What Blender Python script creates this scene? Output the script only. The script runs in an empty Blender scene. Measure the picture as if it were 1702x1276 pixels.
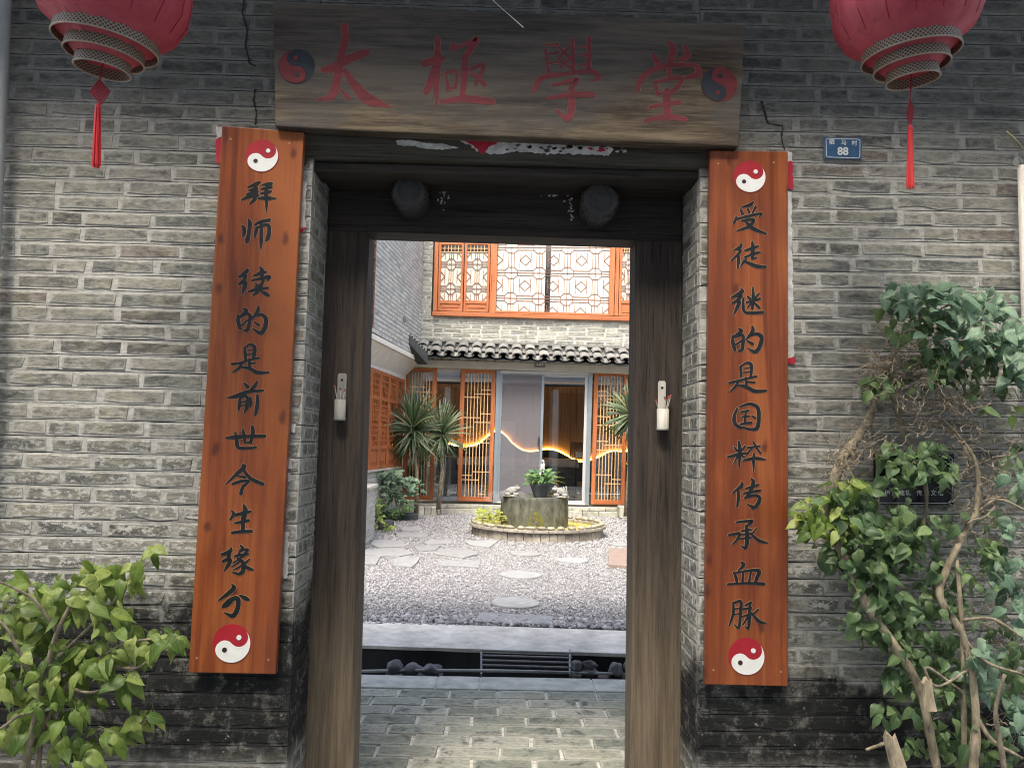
import bpy, math, random
import numpy as np
from mathutils import Vector, Matrix, noise as mnoise

SC = bpy.context.scene
COL = SC.collection
RND = random.Random(7)

# ------------------------------------------------------------------ camera
YAW, PITCH, ROLL = map(math.radians, (0.75, 4.5, 1.3))
CAM = Vector((0.0, -2.83, 1.5))
FPX = 1270.0
_f = Vector((math.sin(YAW)*math.cos(PITCH), math.cos(YAW)*math.cos(PITCH), math.sin(PITCH)))
_r = Vector((math.cos(YAW), -math.sin(YAW), 0.0))
_u = _r.cross(_f)
_r2 = _r*math.cos(ROLL) + _u*math.sin(ROLL)
_u2 = -_r*math.sin(ROLL) + _u*math.cos(ROLL)
cd = bpy.data.cameras.new('camera')
cam = bpy.data.objects.new('camera', cd)
COL.objects.link(cam)
cam.matrix_world = Matrix(((_r2.x, _u2.x, -_f.x, CAM.x), (_r2.y, _u2.y, -_f.y, CAM.y),
                           (_r2.z, _u2.z, -_f.z, CAM.z), (0, 0, 0, 1)))
cd.sensor_width = 36.0
cd.lens = FPX/1702*36
cd.clip_start = 0.05
cd.clip_end = 300
SC.camera = cam

# ------------------------------------------------------------------ world, sun, exposure
SUN_EL, SUN_AZ = math.radians(58), math.radians(-18)     # sun stands high behind the camera, to its left
w = bpy.data.worlds.new('World'); SC.world = w; w.use_nodes = True
nt = w.node_tree
sky = nt.nodes.new('ShaderNodeTexSky'); sky.sky_type = 'NISHITA'; sky.sun_disc = False
sky.sun_elevation = SUN_EL
sdir = Vector((math.sin(SUN_AZ)*math.cos(SUN_EL), -math.cos(SUN_AZ)*math.cos(SUN_EL), math.sin(SUN_EL)))  # towards the sun
sky.sun_rotation = math.atan2(sdir.x, sdir.y)
sky.dust_density = 6.0; sky.air_density = 1.0; sky.ozone_density = 0.6
bg = nt.nodes['Background']; nt.links.new(sky.outputs[0], bg.inputs[0]); bg.inputs[1].default_value = 0.15
sl = bpy.data.lights.new('sun', 'SUN'); sl.energy = 0.9; sl.angle = math.radians(16); sl.color = (1.0, 0.95, 0.87)
so = bpy.data.objects.new('sun', sl); COL.objects.link(so)
so.rotation_euler = (-sdir).to_track_quat('-Z', 'Y').to_euler(); so.location = (-3, -8, 12)
SC.view_settings.view_transform = 'Standard'; SC.view_settings.look = 'None'
SC.view_settings.gamma = 1; SC.view_settings.use_curve_mapping = False
SC.view_settings.exposure = 1.95
SC.render.engine = 'CYCLES'
SC.cycles.use_denoising = True; SC.cycles.filter_width = 1.05
SC.cycles.max_bounces = 7; SC.cycles.diffuse_bounces = 4; SC.cycles.glossy_bounces = 3
SC.cycles.transparent_max_bounces = 10; SC.cycles.caustics_reflective = False; SC.cycles.caustics_refractive = False

# ------------------------------------------------------------------ picture <-> place
def ray(px, py):
    return _r2*((px-851)/FPX) + _u2*((638-py)/FPX) + _f
def P(px, py, Y):                     # point of the vertical plane at depth Y
    d = ray(px, py); return CAM + d*((Y-CAM.y)/d.y)
def G(px, py, z=0.0):                 # point of the level z
    d = ray(px, py); return CAM + d*((z-CAM.z)/d.z)
def PL(px, py, o, n):                 # point of a general plane
    d = ray(px, py); return CAM + d*((o-CAM).dot(n)/d.dot(n))
def proj(p):
    q = p-CAM; z = q.dot(_f)
    if z < 0.05: return (-1e5, -1e5, 0.05)
    return (851+FPX*q.dot(_r2)/z, 638-FPX*q.dot(_u2)/z, z)

# ------------------------------------------------------------------ materials
def new_mat(name):
    m = bpy.data.materials.new(name); m.use_nodes = True
    t = m.node_tree; b = t.nodes['Principled BSDF']
    return m, t, b
class N:
    """small node-graph helper"""
    def __init__(s, t): s.t = t; s.P = None
    def n(s, ty, **k):
        o = s.t.nodes.new(ty)
        for a, v in k.items(): setattr(o, a, v)
        return o
    def l(s, a, b): s.t.links.new(a, b)
    def val(s, sock, v):
        if hasattr(v, 'is_linked') or isinstance(v, bpy.types.NodeSocket): s.l(v, sock)
        else: sock.default_value = v
    def math(s, op, a, b=0.0, c=None, clamp=False):
        o = s.n('ShaderNodeMath', operation=op); o.use_clamp = clamp
        s.val(o.inputs[0], a); s.val(o.inputs[1], b)
        if c is not None: s.val(o.inputs[2], c)
        return o.outputs[0]
    def mix(s, fac, a, b, mode='MIX'):
        o = s.n('ShaderNodeMix', data_type='RGBA', blend_type=mode)
        s.val(o.inputs[0], fac)
        for i, v in ((6, a), (7, b)):
            if isinstance(v, tuple): v = v if len(v) == 4 else v+(1,)
            s.val(o.inputs[i], v)
        return o.outputs[2]
    def pos(s):
        if s.P is None: s.P = s.n('ShaderNodeNewGeometry').outputs['Position']
        return s.P
    def noise(s, scale, detail=4, rough=0.6, stretch=None, dist=0.0, vec=None, off=None):
        v = vec if vec is not None else s.pos()
        if stretch or off:
            mp = s.n('ShaderNodeMapping'); s.l(v, mp.inputs[0])
            if stretch: mp.inputs['Scale'].default_value = stretch
            if off is not None:
                if isinstance(off, tuple): mp.inputs['Location'].default_value = off
                else: s.l(off, mp.inputs['Location'])
            v = mp.outputs[0]
        o = s.n('ShaderNodeTexNoise'); s.l(v, o.inputs['Vector'])
        o.inputs['Scale'].default_value = scale; o.inputs['Detail'].default_value = detail
        o.inputs['Roughness'].default_value = rough; o.inputs['Distortion'].default_value = dist
        return o.outputs[0]
    def ss(s, v, a, b):               # smoothstep a..b
        o = s.n('ShaderNodeMapRange', interpolation_type='SMOOTHSTEP')
        s.val(o.inputs[0], v); o.inputs[1].default_value = a; o.inputs[2].default_value = b
        return o.outputs[0]
    def ramp(s, fac, stops):
        o = s.n('ShaderNodeValToRGB'); s.l(fac, o.inputs[0]); e = o.color_ramp.elements
        while len(e) < len(stops): e.new(0.5)
        for i, (p, c) in enumerate(stops):
            e[i].position = p; e[i].color = tuple(c)+(1,)
        return o.outputs[0]
    def rand(s):
        oi = s.n('ShaderNodeObjectInfo').outputs['Random']
        at = s.n('ShaderNodeAttribute', attribute_name='rnd').outputs['Fac']
        return s.math('FRACT', s.math('ADD', oi, at))
    def sep(s, v=None):
        o = s.n('ShaderNodeSeparateXYZ'); s.l(v if v is not None else s.pos(), o.inputs[0]); return o.outputs
    def bump(s, b, h, strength=0.3, dist=0.01):
        o = s.n('ShaderNodeBump'); s.l(h, o.inputs['Height']); o.inputs['Strength'].default_value = strength
        o.inputs['Distance'].default_value = dist; s.l(o.outputs[0], b.inputs['Normal'])

def simple(name, col, rough=0.7, var=0.25, scale=20, bump=0.0, metal=0.0, stretch=None, rnd=0.0, spec=0.5):
    m, t, b = new_mat(name); g = N(t)
    f = g.noise(scale, 5, 0.65, stretch)
    a = tuple(c*(1-var) for c in col); c2 = tuple(min(1, c*(1+var)) for c in col)
    c = g.ramp(f, [(0.3, a), (0.7, c2)])
    if rnd:
        r = g.rand(); k = g.math('MULTIPLY_ADD', r, 2*rnd, 1-rnd)
        o = g.n('ShaderNodeVectorMath', operation='SCALE'); g.l(c, o.inputs[0]); g.l(k, o.inputs['Scale']); c = o.outputs[0]
    g.l(c, b.inputs['Base Color']); b.inputs['Roughness'].default_value = rough; b.inputs['Metallic'].default_value = metal
    b.inputs['Specular IOR Level'].default_value = spec
    if bump: g.bump(b, f, bump, 0.01)
    return m

def stains(g, z, x, strength=1.0):
    """the black damp band low on the front wall and its ragged upper edge; a shape of its own"""
    n = g.noise(2.2, 5, 0.65)
    nf = g.noise(22, 4, 0.7)
    e = g.math('ADD', z, g.math('MULTIPLY', g.math('SUBTRACT', n, 0.5), 0.75))
    e = g.math('ADD', e, g.math('MULTIPLY', g.math('SUBTRACT', nf, 0.5), 0.16))
    left = g.ss(x, 0.2, -0.2)
    top = g.math('MULTIPLY_ADD', left, 0.26, 0.66)     # stands higher left of the doorway
    d = g.math('SUBTRACT', top, e)
    up = g.ss(d, -0.05, 0.10)
    lowz = g.math('ADD', z, g.math('MULTIPLY', g.math('SUBTRACT', nf, 0.5), 0.10))
    low = g.ss(lowz, 0.30, 0.42)
    low = g.math('MULTIPLY_ADD', low, 0.75, 0.25)
    gaps = g.math('MULTIPLY_ADD', g.ss(g.noise(13, 5, 0.8, off=(2, 8, 4)), 0.62, 0.50), 0.28, 0.72)
    return g.math('MULTIPLY', g.math('MULTIPLY', g.math('MULTIPLY', up, low), gaps), strength)

def brick_mat(name, stops, mortar, stain=True, smear=0.5, dark=1.0, eave_shade=True, spall=True):
    m, t, b = new_mat(name); g = N(t)
    r = g.rand()
    off = g.n('ShaderNodeCombineXYZ'); g.l(g.math('MULTIPLY', r, 37.0), off.inputs[0]); g.l(g.math('MULTIPLY', r, 91.0), off.inputs[2])
    c = g.ramp(r, stops)
    n1 = g.noise(9, 5, 0.7, (1, 1, 2.5), 0.4, off=off.outputs[0])
    n2 = g.noise(70, 4, 0.75, (0.35, 1, 1.3), off=off.outputs[0])
    n3 = g.noise(3.0, 3, 0.6)
    c = g.mix(g.ss(n1, 0.42, 0.68), c, g.mix(0.55, c, (0.31, 0.30, 0.22)))
    c = g.mix(g.math('MULTIPLY', g.ss(n1, 0.49, 0.33), 0.8), c, (0.065, 0.066, 0.058))
    c = g.mix(g.math('MULTIPLY', g.ss(n3, 0.5, 0.7), 0.25), c, (0.17, 0.17, 0.09))
    k = g.math('MULTIPLY_ADD', n2, 1.9, 0.05)
    sc = g.n('ShaderNodeVectorMath', operation='SCALE'); g.l(c, sc.inputs[0]); g.l(k, sc.inputs['Scale']); c = sc.outputs[0]
    # mortar smeared over the arrises
    uv = g.n('ShaderNodeUVMap'); uv.uv_map = 'UVMap'
    s = g.sep(uv.outputs[0])
    dx = g.math('MULTIPLY', g.math('MINIMUM', s[0], g.math('SUBTRACT', 1.0, s[0])), 4.5)
    dy = g.math('MINIMUM', s[1], g.math('SUBTRACT', 1.0, s[1]))
    de = g.math('MINIMUM', dx, dy)
    ns = g.noise(26, 5, 0.75, (0.6, 1, 1))
    de = g.math('ADD', de, g.math('MULTIPLY', g.math('SUBTRACT', ns, 0.5), -0.9))
    sm = g.math('MULTIPLY', g.ss(de, 0.20, 0.0), smear)
    if spall:                                        # lime crust and white efflorescence in patches
        nb = g.noise(1.6, 3, 0.6, off=(3, 1, 7)); nq = g.noise(34, 5, 0.8, (0.7, 1, 1.2), off=(9, 4, 2))
        z = g.sep()[2]
        zb = g.math('MULTIPLY', g.ss(z, 0.55, 0.85), g.ss(z, 1.75, 1.1))
        pat = g.math('MULTIPLY', g.ss(nb, 0.38, 0.52), g.ss(nq, 0.50, 0.57))
        pat = g.math('MULTIPLY', pat, g.math('MULTIPLY_ADD', zb, 0.75, 0.25))
        c = g.mix(g.math('MULTIPLY', pat, 0.85), c, (0.50, 0.50, 0.46))
    c = g.mix(sm, c, mortar)
    if eave_shade:
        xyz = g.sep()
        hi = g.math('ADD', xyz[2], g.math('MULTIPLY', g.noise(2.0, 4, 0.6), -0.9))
        c = g.mix(g.math('MULTIPLY', g.ss(hi, 1.75, 2.6), 0.60), c, (0.030, 0.033, 0.038))   # shade of the eave painted into the bricks, darker towards the top
    if stain:
        xyz = g.sep()
        st = stains(g, xyz[2], xyz[0], 0.965)
        c = g.mix(st, c, (0.006, 0.007, 0.007))
        spk = g.math('MULTIPLY', g.ss(g.noise(30, 4, 0.75, off=(5, 5, 5)), 0.64, 0.70), g.ss(xyz[2], 0.95, 0.6))
        c = g.mix(g.math('MULTIPLY', spk, 0.8), c, (0.36, 0.36, 0.32))
    if dark != 1.0: c = g.mix(1.0, c, (dark, dark, dark), 'MULTIPLY')
    g.l(c, b.inputs['Base Color'])
    b.inputs['Roughness'].default_value = 0.88; b.inputs['Specular IOR Level'].default_value = 0.25
    h = g.math('ADD', g.math('MULTIPLY', n2, 0.6), g.math('MULTIPLY', ns, 0.9))
    g.bump(b, h, 0.7, 0.006)
    return m

def mortar_mat(name, col, stain=True, eave_shade=True, dark=1.0):
    m, t, b = new_mat(name); g = N(t)
    n = g.noise(40, 5, 0.8, (0.6, 1, 1)); n2 = g.noise(4, 4, 0.6)
    c = g.ramp(n, [(0.3, tuple(x*0.45 for x in col)), (0.52, col), (0.75, tuple(min(1, x*1.35) for x in col))])
    c = g.mix(g.math('MULTIPLY', g.ss(n2, 0.45, 0.7), 0.55), c, tuple(x*0.45 for x in col))
    xyz = g.sep()
    if eave_shade:
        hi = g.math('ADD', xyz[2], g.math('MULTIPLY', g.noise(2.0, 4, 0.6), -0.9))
        c = g.mix(g.math('MULTIPLY', g.ss(hi, 1.7, 2.6), 0.66), c, (0.06, 0.062, 0.066))  # the same painted eave shade over the mortar
    if stain:
        c = g.mix(stains(g, xyz[2], xyz[0], 0.96), c, (0.010, 0.011, 0.011))
    if dark != 1.0: c = g.mix(1.0, c, (dark, dark, dark), 'MULTIPLY')
    g.l(c, b.inputs['Base Color']); b.inputs['Roughness'].default_value = 0.92; b.inputs['Specular IOR Level'].default_value = 0.2
    g.bump(b, n, 0.8, 0.006)
    return m

def wood_mat(name, dark, light, axis='Z', weather=None, scale=14, rough=0.7, fine=1.0, spec=0.3):
    m, t, b = new_mat(name); g = N(t)
    st = {'X': (0.06, 1, 1), 'Y': (1, 0.06, 1), 'Z': (1, 1, 0.06)}[axis]
    n = g.noise(scale, 6, 0.7, st, 0.6); n2 = g.noise(scale*6, 4, 0.75, tuple(s if s == 1 else 0.025 for s in st), 0.2)
    f = g.math('ADD', g.math('MULTIPLY', n, 0.6), g.math('MULTIPLY', n2, 0.4*fine))
    c = g.ramp(f, [(0.34, dark), (0.62, light)])
    cr = g.ss(n2, 0.43, 0.37)
    c = g.mix(g.math('MULTIPLY', cr, 0.7), c, tuple(x*0.25 for x in dark))
    if weather:
        col, a, bb = weather
        z = g.math('ADD', g.sep()[2], g.math('MULTIPLY', g.math('SUBTRACT', g.noise(3, 4, 0.7, st), 0.5), 1.6))
        wc = g.ramp(f, [(0.36, tuple(x*0.35 for x in col)), (0.60, col)])
        c = g.mix(g.ss(z, bb, a), c, wc)
    g.l(c, b.inputs['Base Color']); b.inputs['Roughness'].default_value = rough; b.inputs['Specular IOR Level'].default_value = spec
    g.bump(b, f, 0.6, 0.008)
    return m

M = {}
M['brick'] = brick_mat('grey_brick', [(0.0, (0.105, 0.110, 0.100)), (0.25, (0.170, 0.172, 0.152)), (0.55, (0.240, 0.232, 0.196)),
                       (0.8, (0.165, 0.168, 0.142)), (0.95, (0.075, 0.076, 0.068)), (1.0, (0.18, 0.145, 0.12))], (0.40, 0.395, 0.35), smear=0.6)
M['mortar'] = mortar_mat('lime_mortar', (0.42, 0.415, 0.37))
M['joint'] = simple('ruled_joint', (0.02, 0.021, 0.02), 0.95)
M['ybrick'] = brick_mat('courtyard_brick', [(0.0, (0.17, 0.185, 0.17)), (0.5, (0.27, 0.28, 0.25)), (0.8, (0.36, 0.36, 0.31)), (1.0, (0.11, 0.12, 0.115))],
                        (0.6, 0.6, 0.55), stain=False, eave_shade=False, smear=0.45, spall=False)
M['ymortar'] = mortar_mat('courtyard_mortar', (0.50, 0.49, 0.42), False, False)
M['wbrick'] = brick_mat('wing_brick', [(0.0, (0.38, 0.39, 0.385)), (0.6, (0.52, 0.53, 0.51)), (1.0, (0.31, 0.32, 0.32))],
                        (0.5, 0.5, 0.5), stain=False, eave_shade=False, smear=0.3, spall=False)
M['fbrick'] = brick_mat('floor_brick', [(0.0, (0.21, 0.225, 0.175)), (0.5, (0.33, 0.34, 0.27)), (1.0, (0.44, 0.43, 0.35))],
                        (0.66, 0.64, 0.55), stain=False, eave_shade=False, smear=0.45, spall=False)
M['fmortar'] = mortar_mat('floor_mortar', (0.72, 0.70, 0.60), False, False)
M['dwood'] = wood_mat('old_door_wood', (0.015, 0.012, 0.010), (0.072, 0.056, 0.043), 'Z', weather=((0.21, 0.165, 0.110), 0.25, 1.25), scale=24)
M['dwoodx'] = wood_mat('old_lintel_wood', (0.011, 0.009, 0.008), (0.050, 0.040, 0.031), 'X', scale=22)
M['frontbeam'] = wood_mat('weathered_beam_wood', (0.018, 0.017, 0.013), (0.085, 0.076, 0.054), 'X', scale=24)
M['clasp'] = simple('blackened_wood', (0.032, 0.030, 0.027), 0.6, 0.4, 40, 0.4)
M['ink'] = simple('black_ink_paint', (0.010, 0.012, 0.012), 0.32, 0.3, 30)
M['carve'] = simple('carved_groove_edge', (0.36, 0.20, 0.11), 0.6, 0.2, 60)
M['red'] = simple('red_paint', (0.33, 0.012, 0.022), 0.42, 0.12, 25)
M['white'] = simple('white_paint', (0.74, 0.75, 0.70), 0.4, 0.05, 25)
M['dot'] = simple('dark_maroon_dot', (0.03, 0.01, 0.012), 0.5)
M['oldred'] = simple('faded_red_paint', (0.17, 0.024, 0.028), 0.75, 0.35, 22, stretch=(0.3, 1, 2))
M['oldedge'] = simple('bare_wood_carved_edge', (0.15, 0.12, 0.085), 0.85, 0.6, 30)
M['oldblue'] = simple('faded_blue_black_paint', (0.012, 0.020, 0.028), 0.6, 0.3, 22)
M['paper'] = simple('torn_white_paper', (0.52, 0.51, 0.47), 0.9, 0.35, 30)
M['redpaper'] = simple('torn_red_paper', (0.38, 0.012, 0.03), 0.8, 0.15, 30)
M['slab'] = simple('concrete_slab', (0.47, 0.46, 0.41), 0.85, 0.35, 6, 0.5)
M['slab2'] = simple('porch_edge_stone', (0.46, 0.46, 0.40), 0.85, 0.3, 9, 0.5)
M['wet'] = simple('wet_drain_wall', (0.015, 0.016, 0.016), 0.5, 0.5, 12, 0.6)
M['iron'] = simple('iron_bar', (0.20, 0.205, 0.21), 0.45, 0.3, 40, metal=0.3)
M['cobble'] = simple('river_stone', (0.11, 0.115, 0.12), 0.6, 0.35, 14, 0.3, rnd=0.35)
M['gravel'] = simple('white_gravel', (0.42, 0.43, 0.45), 0.8, 0.12, 30, rnd=0.0)
M['step'] = simple('stepping_stone', (0.215, 0.225, 0.225), 0.85, 0.18, 10, 0.3, rnd=0.14)
M['stepred'] = simple('reddish_stone', (0.20, 0.155, 0.13), 0.85, 0.15, 10, 0.3)
M['plaster'] = simple('white_plaster', (0.58, 0.58, 0.54), 0.85, 0.12, 5, 0.15)
M['beam'] = simple('cream_beam_plaster', (0.60, 0.59, 0.52), 0.85, 0.08, 5)
M['tile'] = simple('grey_roof_tile', (0.16, 0.163, 0.15), 0.85, 0.4, 14, 0.4, rnd=0.25)
M['tiled'] = simple('dark_roof_underside', (0.05, 0.055, 0.052), 0.9, 0.3, 14)
M['teak'] = wood_mat('orange_lacquered_wood', (0.27, 0.078, 0.027), (0.42, 0.150, 0.055), 'Z', scale=10, rough=0.5)
M['teakx'] = wood_mat('orange_lacquered_rail', (0.27, 0.078, 0.027), (0.42, 0.150, 0.055), 'X', scale=10, rough=0.5)
M['lattice'] = simple('pale_lattice_wood', (0.17, 0.075, 0.05), 0.6, 0.2, 10)
M['slat'] = simple('slim_screen_slat', (0.58, 0.36, 0.17), 0.6, 0.15, 10)
M['alu'] = simple('grey_aluminium', (0.22, 0.27, 0.30), 0.4, 0.08, 10, metal=0.35)
M['alul'] = simple('light_aluminium', (0.50, 0.51, 0.50), 0.4, 0.05, 10, metal=0.25)
M['blind'] = simple('pale_window_paper', (0.50, 0.48, 0.40), 0.85, 0.1, 3, stretch=(3, 1, 0.3))
M['pvc'] = simple('grey_plastic_pipe', (0.30, 0.32, 0.31), 0.5, 0.1, 10)
M['bamboo'] = simple('dry_bamboo', (0.50, 0.48, 0.42), 0.55, 0.2, 25, 0.2, stretch=(2, 2, 0.15))
M['bamboog'] = simple('grey_bamboo', (0.27, 0.27, 0.24), 0.6, 0.2, 25, 0.2, stretch=(2, 2, 0.15))
M['stick'] = simple('incense_stick', (0.35, 0.10, 0.07), 0.8)
M['bark'] = simple('pale_bark', (0.24, 0.205, 0.135), 0.85, 0.7, 34, 0.6, stretch=(1, 1, 0.4))
M['stumpwood'] = simple('splintered_pale_wood', (0.38, 0.32, 0.21), 0.85, 0.5, 40, 0.6, stretch=(1, 1, 0.3))
M['twig'] = simple('dry_twig', (0.27, 0.22, 0.15), 0.85, 0.45, 40)
M['black'] = simple('black_acrylic', (0.012, 0.010, 0.013), 0.15, 0.1)
M['sign_white'] = simple('sign_lettering', (0.62, 0.64, 0.62), 0.5, 0.1)
M['sign_blue'] = simple('enamel_blue', (0.022, 0.075, 0.16), 0.35, 0.25, 30)
M['sign_rim'] = simple('sign_rim_blue', (0.10, 0.14, 0.17), 0.4, 0.2, 30)
M['trough'] = simple('mossy_carved_stone', (0.075, 0.08, 0.062), 0.85, 0.65, 11, 0.9, stretch=(1, 1, 0.5))
M['statue'] = simple('grey_carved_toad', (0.22, 0.22, 0.20), 0.85, 0.3, 25, 0.5)
M['basin'] = simple('basin_brick', (0.27, 0.25, 0.205), 0.85, 0.35, 16, 0.5, rnd=0.25)
M['pebble'] = simple('brown_pebble', (0.26, 0.24, 0.17), 0.55, 0.3, 12, rnd=0.3)
M['basin_water'] = simple('yellow_water', (0.50, 0.42, 0.08), 0.12, 0.3, 6)  # mottled yellow colour of the basin water
M['planter'] = simple('dark_planter', (0.05, 0.06, 0.065), 0.7, 0.3, 12)
M['stoneplinth'] = simple('plinth_stone', (0.36, 0.36, 0.30), 0.85, 0.3, 12, 0.4, rnd=0.2)
M['earth'] = simple('alley_paving', (0.30, 0.30, 0.28), 0.9, 0.3, 5, 0.3)
M['dullwall'] = simple('opposite_plaster', (0.55, 0.54, 0.50), 0.9, 0.3, 2)
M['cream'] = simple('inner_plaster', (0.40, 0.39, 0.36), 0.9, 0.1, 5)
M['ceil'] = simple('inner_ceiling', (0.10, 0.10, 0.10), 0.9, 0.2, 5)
M['cloth'] = simple('patterned_cloth', (0.62, 0.52, 0.46), 0.9, 0.3, 26)
M['cloth_dark'] = simple('counter_side_stone', (0.085, 0.09, 0.085), 0.85, 0.6, 9, 0.5, stretch=(0.5, 1, 2.5))
M['silk'] = simple('blue_grey_curtain', (0.26, 0.33, 0.37), 0.7, 0.3, 12, stretch=(3, 3, 0.1))
M['mural'] = simple('dark_mountain_relief', (0.075, 0.08, 0.09), 0.85, 0.4, 8, 0.4)
M['muralwood'] = wood_mat('ochre_wall_panel', (0.40, 0.24, 0.14), (0.58, 0.38, 0.23), 'Z', scale=4, rough=0.6)
M['strand'] = simple('cobweb_strand', (0.7, 0.7, 0.68), 0.9)
M['straw'] = simple('dry_vine', (0.30, 0.28, 0.15), 0.9)
M['wire'] = simple('black_cable', (0.015, 0.015, 0.018), 0.5)
M['flower'] = simple('white_bloom', (0.75, 0.73, 0.62), 0.8)

def emis(name, col, s):
    m, t, b = new_mat(name); b.inputs['Base Color'].default_value = col+(1,)
    b.inputs['Emission Color'].default_value = col+(1,); b.inputs['Emission Strength'].default_value = s
    return m
M['led'] = emis('led_strip', (1.0, 0.50, 0.09), 12)

def glass(name, tint, reflect=0.12, veil=0.0, veilcol=(0.3, 0.3, 0.33)):
    m = bpy.data.materials.new(name); m.use_nodes = True; t = m.node_tree; t.nodes.clear(); g = N(t)
    o = g.n('ShaderNodeOutputMaterial'); tr = g.n('ShaderNodeBsdfTransparent'); gl = g.n('ShaderNodeBsdfGlossy')
    tr.inputs[0].default_value = tint+(1,); gl.inputs['Roughness'].default_value = 0.02
    fr = g.n('ShaderNodeFresnel'); fr.inputs[0].default_value = 1.5
    mx = g.n('ShaderNodeMixShader'); f = g.math('ADD', fr.outputs[0], reflect-0.04)
    g.l(f, mx.inputs[0]); g.l(tr.outputs[0], mx.inputs[1]); g.l(gl.outputs[0], mx.inputs[2])
    out = mx.outputs[0]
    if veil:
        df = g.n('ShaderNodeBsdfDiffuse'); df.inputs[0].default_value = veilcol+(1,)
        m2 = g.n('ShaderNodeMixShader'); m2.inputs[0].default_value = veil
        g.l(out, m2.inputs[1]); g.l(df.outputs[0], m2.inputs[2]); out = m2.outputs[0]
    g.l(out, o.inputs[0]); return m
M['glass'] = glass('clear_glass', (0.92, 0.94, 0.93), 0.17)
M['screen'] = glass('insect_screen', (0.8, 0.8, 0.85), 0.12, 0.42, (0.24, 0.24, 0.255))

def leaf_mat(name, a, b_, c_, trans=0.35, rough=0.45):
    m, t, b = new_mat(name); g = N(t)
    r = g.rand()
    c = g.ramp(r, [(0.0, a), (0.55, b_), (1.0, c_)])
    n = g.noise(60, 3, 0.6)
    c = g.mix(g.ss(n, 0.5, 0.75), c, tuple(x*0.6 for x in b_))
    uv = g.n('ShaderNodeUVMap'); uv.uv_map = 'UVMap'; s = g.sep(uv.outputs[0])
    mid = g.ss(g.math('ABSOLUTE', g.math('SUBTRACT', s[0], 0.5)), 0.035, 0.0)
    vein = g.n('ShaderNodeTexWave'); vein.bands_direction = 'DIAGONAL'; g.l(uv.outputs[0], vein.inputs[0]); vein.inputs['Scale'].default_value = 2.6
    c = g.mix(g.math('MULTIPLY', mid, 0.5), c, tuple(min(1, x*1.8) for x in b_))
    c = g.mix(g.math('MULTIPLY', g.ss(vein.outputs[1], 0.8, 1.0), 0.18), c, tuple(min(1, x*1.6) for x in b_))
    g.l(c, b.inputs['Base Color']); b.inputs['Roughness'].default_value = rough
    b.inputs['Specular IOR Level'].default_value = 0.4
    tl = g.n('ShaderNodeBsdfTranslucent'); g.l(c, tl.inputs[0])
    mx = g.n('ShaderNodeMixShader'); mx.inputs[0].default_value = trans
    out = t.nodes['Material Output']; g.l(b.outputs[0], mx.inputs[1]); g.l(tl.outputs[0], mx.inputs[2]); g.l(mx.outputs[0], out.inputs[0])
    return m
M['leafL'] = leaf_mat('young_yellow_green_leaf', (0.06, 0.115, 0.022), (0.175, 0.26, 0.045), (0.36, 0.42, 0.12))
M['leafR'] = leaf_mat('dark_green_leaf', (0.060, 0.115, 0.045), (0.115, 0.190, 0.075), (0.20, 0.285, 0.105))
M['leafT'] = leaf_mat('cool_green_leaf', (0.11, 0.195, 0.115), (0.20, 0.31, 0.195), (0.32, 0.44, 0.30))
M['blade'] = leaf_mat('sword_leaf', (0.022, 0.048, 0.018), (0.055, 0.095, 0.036), (0.22, 0.25, 0.15), 0.15)
M['leafY'] = leaf_mat('courtyard_leaf', (0.035, 0.09, 0.030), (0.07, 0.16, 0.06), (0.20, 0.30, 0.08), 0.3)
M['leafA'] = leaf_mat('bright_water_plant_leaf', (0.20, 0.27, 0.04), (0.34, 0.39, 0.07), (0.5, 0.5, 0.14), 0.3)

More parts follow.
